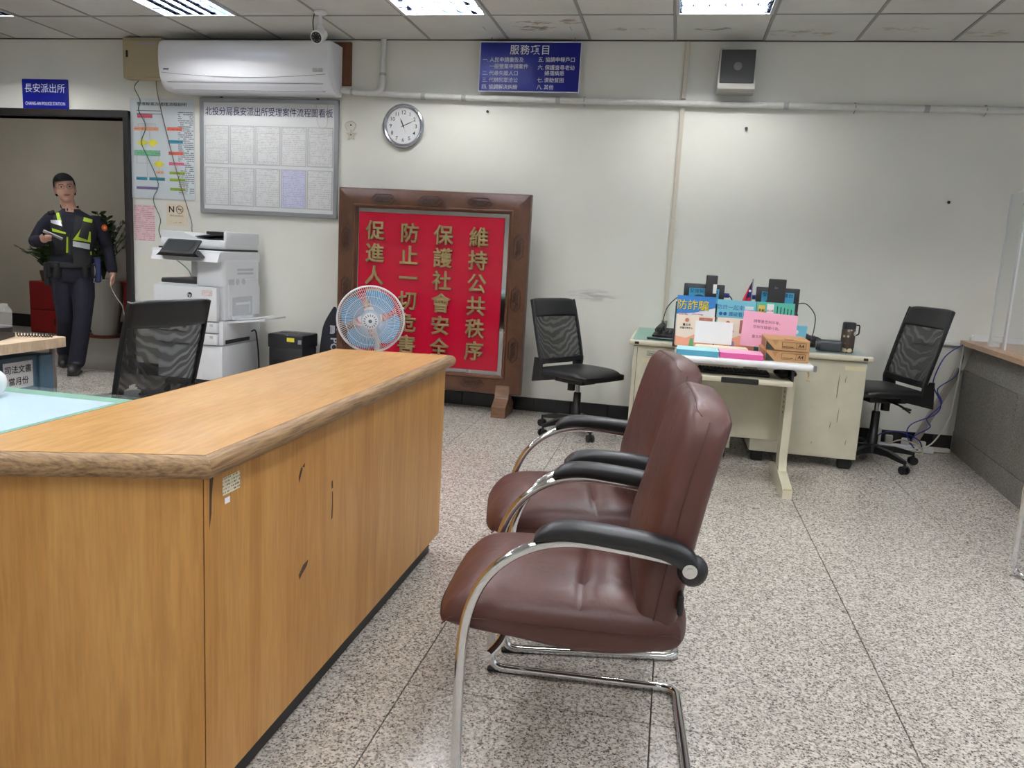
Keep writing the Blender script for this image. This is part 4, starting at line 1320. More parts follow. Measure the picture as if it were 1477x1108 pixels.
    MB().rbox((xs + .010, .0, .735), (.012, .22, .02), .003, 1).rbox((xs + .010, .10, .70), (.012, .02, .10), .003, 1).build('hatch_handle', wv, hb)
    for y in (-.07, .02): MB().cyl((xs + .005, y, .91), (xs + .0085, y, .91), .024, n=18).build('hatch_vent', lg, hb)
    MB().rbox((xs + .006, -.16, .91), (.006, .08, .045), .002, 1).build('hatch_label', lg, hb)
    MB().rbox((xs + .008, -.01, .625), (.03, .30, .03), .006, 1).build('feed_roller_cover', wv, t)
    tr = MB().add([(xs, -.20, .585), (xs + .30, -.17, .625), (xs + .30, .17, .625), (xs, .20, .585), (xs, -.20, .600), (xs + .30, -.17, .640), (xs + .30, .17, .640), (xs, .20, .600)],
             [(0, 1, 2, 3), (4, 5, 6, 7), (0, 1, 5, 4), (1, 2, 6, 5), (2, 3, 7, 6), (3, 0, 4, 7)]).build('bypass_tray', wv, t, 0)
    MB().add([(xs + .01, -.12, .604), (xs + .22, -.11, .636), (xs + .22, .11, .636), (xs + .01, .12, .604), (xs + .01, -.12, .610), (xs + .22, -.11, .644), (xs + .22, .11, .644), (xs + .01, .12, .610)],
             [(0, 1, 2, 3), (4, 5, 6, 7), (0, 1, 5, 4), (1, 2, 6, 5), (2, 3, 7, 6), (3, 0, 4, 7)]).build('loaded_paper', PAPER, tr, 0)
    MB().bx(xs - .003, xs + .002, -.24, .12, .425, .455).build('side_slot', DARK, t, 0)
    c = MB().tube(smooth_path([(-3.40, 5.98, .50), (-3.36, 5.97, .51), (-3.34, 5.96, .45), (-3.33, 5.97, .30), (-3.37, 6.05, .12), (-3.42, 6.12, .02)], 6), .006, 8).build('power_cable', BLACK)
    tag(c, 'black power cable curling down the right side of the copier', 'cable')
build_copier()

def build_shredder():
    t = thing('paper_shredder', 'black office shredder with a yellow warning label beside the copier', 'shredder', (-3.025, 5.98, 0))
    t.scale = (.80, 1, 1)
    MB().rbox((0, 0, .215), (.37, .26, .37), .012, 2).build('bin', BLACK, t)
    MB().rbox((0, 0, .455), (.385, .28, .115), .014, 2).build('cutter_head', mat('black_satin', C(28, 29, 33), .35), t)
    MB().bx(-.14, .05, -.02, .01, .512, .5155).bx(.09, .17, -.04, .04, .512, .516).build('feed_slot', DARK, t, 0)
    quad(.02, .10, .455, .487, -.1408).build('warning_label', mat('yellow_label', C(224, 212, 60), .5), t, 0)
    quad(.14, .178, .44, .475, -.1408).build('grey_label', mat('print_grey', C(128, 130, 138), .7), t, 0)
    MB().prism(rrect(.28, .20, .02, 4, 0, .2), -.134, -.129, 'y').build('bin_window', mat('smoked_window', C(16, 16, 18), .1), t, 0)
    for x in (-.15, .15): MB().cyl((x - .01, -.09, .016), (x + .01, -.09, .016), .016, n=12).cyl((x - .01, .09, .016), (x + .01, .09, .016), .016, n=12).build('caster', BLACK, t)
build_shredder()

def build_vest():
    t = thing('body_armour_panel', 'black police armour panel with vertical white lettering leaning on the wall', 'armour panel', (-2.70, 6.13, 0), 0)
    nav = mat('black_navy_cloth', C(22, 24, 34), .8, bump=.2, bscale=200)
    outl = smooth_path([(-.16, 0, .0), (-.165, 0, .3), (-.155, 0, .50), (-.135, 0, .60), (-.075, 0, .715), (-.055, 0, .735), (-.04, 0, .705), (-.005, 0, .655), (.03, 0, .642), (.06, 0, .65), (.085, 0, .655), (.088, 0, .60), (.09, 0, .50), (.09, 0, .3), (.09, 0, 0)], 4)
    M = Matrix.Rotation(math.radians(-6), 4, 'X')
    MB().prism([(p.x, p.z) for p in outl], -.03, .0, 'y', M).build('panel', nav, t, 40)
    R90 = (math.radians(-6), math.radians(90), 0)
    def put(s, z, em, **kw):
        p = M @ Vector((-.030, -.0315, z))
        text(s, mat('silver_print', C(190, 194, 204), .4), t, p, em, rot=(math.radians(-6), math.radians(90), 0), **kw)
    put('警', .545, .105, bold=.02)
    put('POLICE', .335, .085, bold=.025, spacing=1.05)
build_vest()

def build_fan():
    t = thing('standing_fan', 'white standing fan with blue blades and a wire guard behind the counter', 'fan', (-1.835, 4.66, 0))
    wv = mat('fan_white', C(228, 228, 230), .35)
    gw = mat('fan_guard_wire', C(220, 216, 216), .3)
    bl = mat('fan_blue_blade', C(98, 160, 200), .25)
    MB().lathe([(.20, 0), (.20, .02), (.17, .035), (.04, .045), (.02, .05)], 36).build('base', wv, t)
    MB().cyl((0, .12, .70), (0, .12, .03), .016, n=14).cyl((0, 0, .03), (0, .12, .05), .03, n=10).build('pole', wv, t)
    yaw = math.radians(20)
    H = Matrix.Translation((0, 0, .80)) @ Matrix.Rotation(yaw, 4, 'Z') @ Matrix.Rotation(math.radians(2), 4, 'X')   # head, faces -Y
    MB().lathe([(.02, -.0), (.065, .01), (.07, .08), (.055, .15), (.02, .17)], 22, H @ Matrix.Rotation(-PI / 2, 4, 'X')).cyl((0, .12, .74), (0, .12, .68), .03, n=14).build('motor', wv, t)
    R = .206
    g = MB()
    def P(r, a, y): return (r * math.cos(a), y, r * math.sin(a))
    N = 96
    for side in (0, 1):
        for i in range(N):
            a = 2 * PI * i / N
            if side == 0: pts = [P(.048, a, -.095), P(.10, a + .05, -.093), P(.16, a + .12, -.082), P(.197, a + .17, -.055), P(R, a + .19, -.01)]
            else: pts = [P(.06, a, .055), P(.13, a, .06), P(.19, a, .04), P(R, a, -.005)]
            g.tube(pts, .0011, 4, M=H)
    for r, y in ((.10, -.094), (.15, -.086), (.19, -.063), (.16, .055)):
        g.tube([P(r, a * PI / 30, y) for a in range(60)], .0012, 4, closed=True, M=H)
    gd = g.build('guard', gw, t, 0)
    MB().tube([P(R, a * PI / 36, -.006) for a in range(72)], .0062, 8, closed=True, M=H).build('guard_rim', wv, gd)
    MB().tube([P(.206, .35 + a * .01, -.006) for a in range(6)], .012, 8, M=H).build('rim_clip', wv, gd)
    MB().lathe([(.049, 0), (.049, .008), (.03, .012), (.008, .013)], 30, H @ Matrix.Translation((0, -.092, 0)) @ Matrix.Rotation(PI / 2, 4, 'X')).build('badge', WHITE, gd)
    m = MB()
    for i in range(16):
        a = i * PI / 8
        m.box((.036, 0, 0), (.013, .004, .005), H @ Matrix.Translation((0, -.105, 0)) @ Matrix.Rotation(a, 4, 'Y'))
    m.cyl(H @ Vector((0, -.10, 0)), H @ Vector((0, -.108, 0)), .011, n=14)
    m.build('badge_marks', mat('badge_blue_grey', C(90, 112, 132), .4), gd, 0)
    MB().lathe([(.06, 0), (.06, .05), (.045, .06)], 24, H @ Matrix.Translation((0, .0, 0)) @ Matrix.Rotation(PI / 2, 4, 'X')).build('hub', bl, t)
    for k in range(4):
        a0 = PI / 4 + k * PI / 2 + .1
        def blade(u, v, a0=a0):
            r = .045 + .14 * u
            spread = .18 + .62 * math.sin(min(1, u * 1.1) * PI * .62) ** .8
            if u > .8: spread *= math.sqrt(max(.02, 1 - ((u - .8) / .2) ** 2 * .75))
            a = a0 + (v - .45) * 2 * spread * .82 + .25 * u
            return (r * math.cos(a), -.028 + (v - .5) * .05, r * math.sin(a))
        MB().grid(blade, 14, 12, H).build('blade', bl, t, 80)
build_fan()

# ================================================================== LEFT: GLASS DESK, BLUE CABINET
def build_left_desk():
    br = wood('dark_brown_desk', C(96, 52, 28), C(72, 36, 20), (6, 6, .5), .5)
    t = thing('glass_top_desk', 'low desk with green glass over a pale blue sheet beside the counter', 'desk', (-2.19, 1.58, 0))
    for sx in (-1, 1):
        MB().rbox((sx * .68, .0, .36), (.36, .98, .68), .006, 1).build('pedestal', br, t)
        MB().bx(sx * .68 - .16, sx * .68 + .16, -.46, .46, 0, .03).build('plinth', DARK, t, 0)
    MB().bx(-.50, .50, -.47, -.45, .2, .70).build('modesty_panel', br, t, 0)
    MB().rbox((0, 0, .7225), (1.50, 1.06, .045), .006, 1).build('worktop', mat('green_felt_laminate', C(120, 172, 152), .5), t)
    MB().bx(-.735, .585, -.47, .46, .7451, .7461).build('blue_sheet', mat('pale_blue_sheet', C(186, 208, 224), .5, var=.03, vscale=14), t, 0)
    k = NT('green_glass')
    k.set(C(225, 238, 236), .04, spec=.6)
    tr = k.n('ShaderNodeBsdfTransparent'); tr.inputs[0].default_value = (.985, .995, .992, 1)
    ms = k.n('ShaderNodeMixShader'); ms.inputs[0].default_value = .93
    k.l(k.b.outputs[0], ms.inputs[1]); k.l(tr.outputs[0], ms.inputs[2]); k.l(ms.outputs[0], k.out.inputs[0])
    MATS['green_glass'] = k.m
    MB().bx(-.75, .75, -.53, .53, .7465, .7545).build('glass_top', k.m, t, 0)
    o = thing('white_jar', 'rounded white jar standing on the glass desk at the left edge', 'jar', (-1.955, 1.955, .7548))
    o.scale = (.60, .60, .68)
    MB().lathe([(.03, 0), (.05, .004), (.066, .03), (.07, .055), (.064, .082), (.045, .10), (.03, .105), (.012, .108)], 28).build('bowl', mat('glazed_white', C(238, 242, 246), .12), o)
    MB().lathe([(.032, .104), (.03, .110), (.01, .116), (.008, .124), (.002, .126)], 20).build('lid', mat('glazed_white', C(238, 242, 246), .12), o)
build_left_desk()

def build_blue_cabinet():
    bl = mat('slate_blue_plastic', C(80, 106, 126), .45, var=.05)
    t = thing('blue_drawer_cabinet', 'slate blue plastic cabinet with a paper label under the beige table top', 'cabinet', (-3.2, 2.70, 0))
    MB().rbox((.0, .0, .37), (.66, .98, .60), .01, 2).build('body', bl, t)
    for sy in (-1, 1): MB().rbox((.325, sy * .47, .345), (.05, .08, .65), .008, 1).build('corner_post', bl, t)
    m = MB()
    for x in (-.28, .28):
        for y in (-.42, .42): m.cyl((x, y, 0), (x, y, .09), .025, n=12)
    m.build('foot', BLACK, t)
    d = MB().rbox((.336, -.02, .35), (.018, .84, .52), .01, 2).build('front_panel', bl, t)
    MB().tube(smooth_path([(.345, .20, .44), (.365, .12, .465), (.37, .0, .472), (.365, -.12, .465), (.345, -.20, .44)], 5), .012, 8).build('handle', mat('pale_blue_plastic', C(140, 168, 192), .4), d)
    lab = MB().add([(.3462, .220, .530), (.3462, .385, .530), (.3462, .385, .650), (.3462, .220, .650)], [(0, 1, 2, 3)]).build('paper_label', mat('label_paper', C(206, 206, 208), .7), t, 0)
    R = (0, 0, PI / 2)
    text('司法文書', INK, lab, (.3470, .302, .617), .038, rot=R, bold=.012)
    text('當月份', INK, lab, (.3470, .302, .564), .038, rot=R, bold=.012)
    b = thing('beige_table', 'beige wood table top with rounded corners above the blue cabinet', 'table', (-3.2, 2.70, 0))
    vs = rrect(.80, 1.10, .03, 5)
    MB().prism(vs, .70, .745, 'z').build('table_top', wood('beige_laminate', C(222, 200, 172), C(204, 178, 148), (1, 5, 1), .45, nscale=3), b, 30)
    for x in (-.34, .34):
        for y in (-.515, .515): MB().cyl((x, y, 0), (x, y, .70), .014, n=10).build('leg', STEEL, b)
    p = thing('desk_phone', 'low black telephone lying on the beige table at the left edge', 'telephone', (-3.02, 3.0, .745), math.radians(25))
    MB().prism([(-.10, 0), (.10, 0), (.10, .018), (-.10, .045)], -.09, .09, 'x').build('body', BLACK, p, 25)
    MB().tube(smooth_path([(-.065, -.10, .05), (-.065, -.07, .062), (-.065, .07, .068), (-.065, .10, .058)], 4), [.014] * 13, 10).build('handset', DARK, p)
    pts = [(.10 + i * .0022, .085 + .010 * math.cos(i * 1.1), .012 + .009 * math.sin(i * 1.1)) for i in range(70)]
    MB().tube(pts, .0028, 5).build('coiled_cord', BLACK, p)
    j = thing('glass_jar', 'clear plastic jar with a black lid on the beige table', 'jar', (-3.12, 3.19, .745))
    g = NT('clear_plastic'); g.set(C(240, 242, 244), .08)
    tr = g.n('ShaderNodeBsdfTransparent'); ms = g.n('ShaderNodeMixShader'); ms.inputs[0].default_value = .82
    g.l(g.b.outputs[0], ms.inputs[1]); g.l(tr.outputs[0], ms.inputs[2]); g.l(ms.outputs[0], g.out.inputs[0])
    MATS['clear_plastic'] = g.m
    MB().lathe([(.045, .03), (.05, .04), (.05, .11), (.035, .13), (.034, .14)], 22).build('glass', g.m, j)
    MB().lathe([(.05, 0), (.051, .03), (.03, .035)], 22).build('base_cap', BLACK, j)
build_blue_cabinet()

# ================================================================== CREAM DESKS AND WHAT STANDS ON THEM
def build_desks():
    edge = mat('cream_desk_edge', C(206, 200, 180), .45)
    grn = mat('green_desk_mat', C(140, 182, 168), .5)
    grey = mat('grey_desk_mat', C(168, 180, 178), .5)
    glass = MATS['green_glass']
    rust = mat('worn_cream_steel', C(198, 194, 174), .5, var=.09, vscale=5)
    def desk(label, x0, x1, topm, door):
        t = thing('steel_desk', label, 'desk', ((x0 + x1) / 2, 5.72, 0))
        w = (x1 - x0) / 2
        d = .47
        # end cabinet: outer panel faces the camera
        MB().rbox((0, -d + .02, .385), (w * 2 - .06, .03, .63), .004, 1).build('end_panel', rust, t)
        for s in (-1, 1):
            if s == door: MB().rbox((s * (w - .045), -d + .06, .385), (.03, .08, .63), .004, 1).rbox((s * (w - .045), d - .06, .385), (.03, .08, .63), .004, 1).build('side_leg', rust, t)
            else: MB().rbox((s * (w - .045), 0, .385), (.03, d * 2 - .04, .63), .004, 1).build('side_panel', rust, t)
        MB().bx(-w + .06, w - .06, -d + .04, -d + .10, .09, .69).build('drawer_carcass', rust, t, 0)
        for x in (-w + .09, w - .09):
            for y in (-d + .06, d - .06):
                MB().rbox((x, y, .035), (.075, .06, .07), .006, 1).build('foot_block', BLACK, t)
        MB().rbox((0, 0, .7225), (w * 2, d * 2 + .04, .038), .014, 3).build('worktop', edge, t)
        for s in (-1, 1):
            MB().rbox((s * (w - .05), -d - .021, .722), (.028, .004, .016), .002, 1).build('edge_plug', BLACK, t)
        MB().bx(-w + .02, w - .02, -d - .01, d + .01, .7418, .7428).build('desk_mat', topm, t, 0)
        MB().bx(-w + .01, w - .01, -d - .015, d + .015, .743, .748).build('glass_sheet', glass, t, 0)
        return t, w, d
    t, w, d = desk('cream steel desk with a green glass top at the left of the pair', -.255, .478, grn, -1)
    MB().bx(-w + .055, -w + .058, -d + .003, -d + .0045, .08, .69).build('hinge_line', DARK, t, 0)
    quad(-w + .12, -w + .28, .64, .672, -d + .0035).build('torn_label', print_lines('torn_label_print', C(168, 166, 150), C(60, 60, 60), .011, .006, .6, .42, .8), t, 0)
    quad(-w + .09, -w + .2, .592, .622, -d + .0035).build('yellowed_label', mat('yellowed_tape', C(212, 204, 168), .6), t, 0)
    t, w, d = desk('cream steel desk with a scratched end panel at the right of the pair', .54, 1.262, grey, 1)
    quad(w - .16, w - .04, .645, .672, -d + .0035).build('yellowed_label', mat('yellowed_tape', C(212, 204, 168), .6), t, 0)
    k = NT('rust_streaks')
    scr = mat('rusty_scratch', C(150, 128, 94), .7)
    for (x, z, l) in ((.17, .46, .16), (.19, .30, .10), (.15, .26, .05), (.21, .56, .05), (.05, .15, .02), (.255, .16, .04)):
        MB().prism([(x, z), (x + .004, z + .01), (x + .006, z + l), (x + .002, z + l * .8), (x - .001, z + l * .4)], -d + .0040, -d + .0048, 'y').build('scratch', scr, t, 0)
build_desks()

def build_computer_table():
    wt = mat('white_laminate', C(226, 228, 230), .35)
    t = thing('computer_table', 'small computer table with white top, cream legs and a keyboard tray', 'table', (.41, 4.77, 0))
    MB().rbox((0, 0, .731), (.74, .66, .036), .016, 3).build('table_top', wt, t)
    for s in (-1, 1):
        MB().rbox((s * .372, -.325, .731), (.016, .02, .034), .006, 2).build('end_cap', mat('grey_cap', C(120, 122, 124), .5), t)
        lg = MB().prism([(-.10, .05), (.02, .05), (.06, .14), (.06, .70), (-.06, .70), (-.06, .16)], s * .30 - .022, s * .30 + .022, 'x').build('leg', CREAM, t, 20)
        MB().prism([(-.345, .0), (-.345, .045), (-.30, .06), (-.02, .10), (.10, .10), (.27, .06), (.30, .045), (.30, 0)], s * .30 - .026, s * .30 + .026, 'x').build('foot_bar', CREAM, lg, 20)
        m = MB()
        for i in range(7): m.bx(s * .30 - .024, s * .30 - .0215, .0, .008, .42 + i * .03, .432 + i * .03)
        m.build('slots', DARK, lg, 0)
        MB().rbox((s * .30, -.338, .032), (.046, .008, .05), .003, 1).build('foot_cap', mat('yellowed_cap', C(196, 182, 140), .5), lg)
    MB().rbox((0, .10, .43), (.56, .018, .40), .004, 1).build('modesty_panel', mat('worn_cream_panel', C(186, 182, 162), .5, var=.07), t)
    tr = MB().rbox((-.01, -.13, .632), (.56, .36, .03), .008, 2).build('keyboard_tray', CREAM, t)
    MB().rbox((-.01, -.315, .632), (.20, .012, .032), .004, 1).build('tray_pull', BLACK, tr)
    for s in (-1, 1): MB().bx(s * .27 - .006, s * .27 + .006, -.28, .05, .645, .715).build('tray_runner', DARK, tr, 0)
    MB().tube(smooth_path([(.345, -.28, .705), (.35, -.29, .68), (.34, -.30, .665), (.355, -.295, .66)], 4), .006, 6).build('bag_hook', mat('yellowed_cap', C(196, 182, 140), .5), t)
    kb = thing('keyboard', 'black keyboard on the pull-out tray of the computer table', 'keyboard', (.37, 4.63, .6475))
    MB().rbox((0, 0, .010), (.40, .14, .018), .005, 1).build('case', BLACK, kb)
    m = MB()
    for i in range(18):
        for j in range(5): m.bx(-.19 + i * .0215, -.173 + i * .0215, -.058 + j * .024, -.039 + j * .024, .019, .026)
    kk = m.build('keys', DARK, kb, 0); kk['kind'] = 'stuff'
    o = MB().ell((0, 0, 0), (.062, .05, .026), 16, 8)
    o.v = [(x * (1 + .18 * math.sin(y * 60)), y, z + .006 * math.sin(x * 70)) for x, y, z in o.v]
    b = o.build('plastic_bag', mat('black_bag_film', C(20, 21, 24), .18, bump=.8, bscale=30), None, 60, (.655, 4.60, .676)); tag(b, 'crumpled black plastic bag on the keyboard tray', 'bag')
build_computer_table()
TT = .7495

def stand_sheet(name, label, cat, x0, x1, z0, z1, y, m, lean=8, roll=0.0, th=.002, back=None):
    """a sheet standing on the table, leaning back; z0 is the height of its foot"""
    t = thing(name, label, cat, ((x0 + x1) / 2, y, z0))
    t.rotation_euler = (math.radians(-lean), math.radians(roll), 0)
    w, h = (x1 - x0) / 2, z1 - z0
    MB().bx(-w, w, -th, 0, 0, h).build('sheet', m, t, 0)
    return t, w, h

def build_table_items():
    sky = mat('brochure_sky', C(62, 132, 206), .4)
    cyan = mat('brochure_cyan', C(126, 200, 218), .4)
    teal = mat('brochure_teal', C(92, 190, 166), .4)
    pale = mat('flyer_cream', C(238, 226, 210), .5)
    wht = mat('flyer_white', C(236, 238, 240), .5)
    yel = mat('yellow_print', C(242, 222, 60), .5)
    blu = mat('blue_print', C(30, 96, 170), .5)
    brn = mat('reddish_print', C(190, 110, 92), .5)
    grn = mat('flyer_green', C(110, 170, 110), .5)
    ora = mat('flyer_salmon', C(240, 170, 140), .5)
    # brochure rack
    r = thing('brochure_rack', 'black stepped rack holding fraud-prevention brochures on the computer table', 'rack', (.375, 4.965, TT))
    MB().bx(-.35, .352, .02, .024, .0, .27).build('back_panel', BLACK, r, 0)
    MB().bx(-.35, .352, -.07, .02, 0, .006).build('floor_panel', BLACK, r, 0)
    for x in (-.352, .352): MB().prism([(-.07, 0), (.024, 0), (.024, .27), (-.01, .20)], x - .0015, x + .0015, 'x').build('side_panel', BLACK, r, 0)
    t, w, h = stand_sheet('fraud_brochure', 'brochure with yellow headline characters on a blue sky, standing in the rack', 'brochure', .03, .26, TT + .008, 1.06, 4.958, wht, 4)
    y = -.0026
    MB().prism([(-w, h * .62), (-w * .1, h * .66), (w, h * .78), (w, h), (-w, h)], y, y + .0006, 'y').build('sky_print', sky, t, 0)
    text('防詐騙', yel, t, (-.02, y - .0012, h - .055), .064, bold=0.0)
    text('防詐騙', mat('brown_outline', C(60, 56, 30), .6), t, (-.0175, y - .0006, h - .0575), .064, bold=0.0)
    quad(-.10, .045, h - .118, h - .108, y - .0004).build('subtitle', print_lines('red_sub', C(236, 238, 240), C(190, 80, 80), .01, .006, .9, .4, .8), t, 0)
    quad(-.09, .09, h - .136, h - .124, y - .0004).build('subtitle', print_lines('blk_sub', C(236, 238, 240), C(80, 80, 90), .012, .006, .9, .4, .8), t, 0)
    t, w, h = stand_sheet('fraud_brochure', 'pale blue brochure with two rows of blue headline characters, standing in the rack', 'brochure', .27, .497, TT + .008, 1.05, 4.958, cyan, 4)
    text('防詐一起來!', blu, t, (-.03, y, h - .045), .032, bold=0.0)
    text('●● 識破看過來!', blu, t, (0, y, h - .085), .028, bold=.01, fit_w=.2)
    MB().rbox((.075, y, h - .043), (.05, .002, .018), .004, 1).build('white_badge', WINK, t)
    quad(-w, w, h - .125, h - .108, y).build('stripe_print', brn, t, 0)
    t, w, h = stand_sheet('fraud_brochure', 'teal brochure with vertical rows of small type, standing at the right of the rack', 'brochure', .50, .72, TT + .008, 1.05, 4.958, teal, 4)
    MB().bx(-w + .01, -w + .05, y - .0006, y, h - .12, h - .02).build('yellow_strip', mat('strip_yellow', C(226, 200, 96), .5), t, 0)
    MB().bx(-w + .06, -w + .10, y - .0006, y, h - .13, h - .01).build('white_strip', wht, t, 0)
    text('識破\n假投資', INK, t, (-w + .03, y - .0012, h - .05), .017, bold=.02)
    text('別上當', mat('rose_print', C(200, 90, 120), .5), t, (-w + .08, y - .0012, h - .05), .013, bold=.02)
    for i in range(5): quad(-w + .118 + i * .02, -w + .124 + i * .02, h - .13 + .006 * i, h - .02 - .004 * i, y).build('type_column', mat('dark_teal_print', C(30, 84, 78), .6), t, 0)
    # lower row of cream flyers
    for (x0, lab, c2) in ((.035, 'cream flyer with a green figure at the left front of the rack', grn), (.275, 'cream flyer with reddish print in the middle front of the rack', mat('flyer_violet', C(150, 130, 180), .5))):
        t, w, h = stand_sheet('flyer', lab, 'flyer', x0, x0 + .225, TT + .0065, .945, 4.90, pale, 6)
        MB().cyl((-.05, y + .001, h - .03), (-.05, y - .0005, h - .03), .012, n=18).build('emblem_print', brn, t, 0)
        text('臺北市', INK, t, (-.05, y, h - .058), .016, bold=.02)
        text('詐騙防制中心', INK, t, (-.05, y, h - .078), .013, bold=.02)
        MB().bx(.02, .10, y - .0004, y + .0004, h - .09, h - .01).build('photo_print', mat('photo_reddish', C(176, 112, 98), .5, var=.3, vscale=40), t, 0)
        MB().prism([(-w, .0), (w, 0), (w, .07), (.02, .085), (-.05, .05), (-w, .06)], y - .0003, y + .0005, 'y').build('hill_print', ora, t, 0)
        MB().prism([(-.03, .0), (.0, 0), (-.006, .05), (-.024, .05)], y - .001, y - .0004, 'y').build('figure_print', c2, t, 0)
    # blank white card (its code left out) and pink card
    stand_sheet('white_card', 'white card leaning in front of the flyers on the computer table', 'card', .145, .36, TT + .045, .925, 4.775, wht, 10)
    t, w, h = stand_sheet('pink_card', 'pink card with three rows of black characters leaning on the rack', 'card', .41, .715, TT + .04, .995, 4.81, mat('pink_paper', C(242, 178, 206), .6), 8, roll=2.5)
    for s, z in (('請尊重性別平等，', h - .055), ('勿有性騷擾行為。', h - .088), ('臺北市政府警察局', h - .145)):
        text(s, mat('plum_ink', C(120, 60, 84), .7), t, (-.01, y, z), .0205)
    f = thing('paper_bundle', 'bundle of folded cream leaflets lying behind the blue and pink pads', 'leaflets', (.30, 4.72, TT))
    MB().rbox((0, 0, .02), (.30, .10, .04), .012, 2).build('bundle', mat('leaflet_cream', C(232, 222, 200), .6), f)
    MB().bx(-.15, .05, -.054, -.051, .01, .03).build('red_stripe', mat('leaflet_red', C(180, 90, 86), .6), f, 0)
    # pads
    for nm, x0, x1, c, c2, lab in (('paper_pad', .048, .278, (178, 230, 238), (84, 160, 186), 'pale blue paper stack at the front of the computer table'), ('paper_pad', .282, .515, (246, 178, 212), (222, 96, 160), 'pink paper stack at the front of the computer table')):
        p = thing(nm, lab, 'paper stack', ((x0 + x1) / 2, 4.575, TT), math.radians(-1.5))
        w = (x1 - x0) / 2
        MB().rbox((0, 0, .015), (w * 2, .21, .030), .002, 1).build('sheets', mat(nm + lab[:5], C(*c2), .6, var=.04, vscale=3), p)
        MB().bx(-w, w, -.104, .104, .0302, .0312).build('top_sheet', mat(nm + 'top' + lab[:5], C(*c), .6), p, 0)
    # ream boxes
    kraft = mat('kraft_carton', C(190, 146, 100), .7, var=.05)
    dk = mat('carton_dark_print', C(50, 56, 48), .6)
    for i in range(2):
        b = thing('paper_ream_box', ('lower', 'upper')[i] + ' brown copier paper carton marked A4 at the right of the computer table', 'carton', (.636 + .004 * i, 4.655 - .006 * i, TT + i * .062), math.radians(2 - 3 * i), 'copier paper cartons')
        MB().rbox((0, 0, .03), (.228, .29, .06), .003, 1).build('carton', kraft, b)
        y0 = -.1462
        MB().prism([(-.113, .002), (-.065, .002), (-.113, .05)], y0, y0 + .0008, 'y').build('corner_print', dk, b, 0)
        MB().prism([(-.085, .056), (-.045, .056), (-.065, .025)], y0, y0 + .0009, 'y').build('notch_print', mat('carton_tan_print', C(170, 128, 84), .7), b, 0)
        m = MB()
        for (a, c, e, g) in ((-.03, .095, .014, .0155), (-.03, .095, .046, .0475), (-.03, -.0285, .014, .0475), (.0935, .095, .014, .0475), (.045, .0465, .014, .0475)):
            m.bx(a, c, y0 - .0004, y0 + .0006, e, g)
        m.bx(-.025, .03, y0 - .0004, y0 + .0006, .02, .023)
        m.build('label_lines', INK, b, 0)
        text('A4', INK, b, (.070, y0 - .0008, .0315), .026, bold=.02)
        MB().bx(-.1149, -.1142, -.1, .10, .01, .05).bx(-.02, .03, -.147, -.10, .0602, .0608).build('side_print', mat('carton_side_print', C(160, 110, 80), .7), b, 0)
build_table_items()

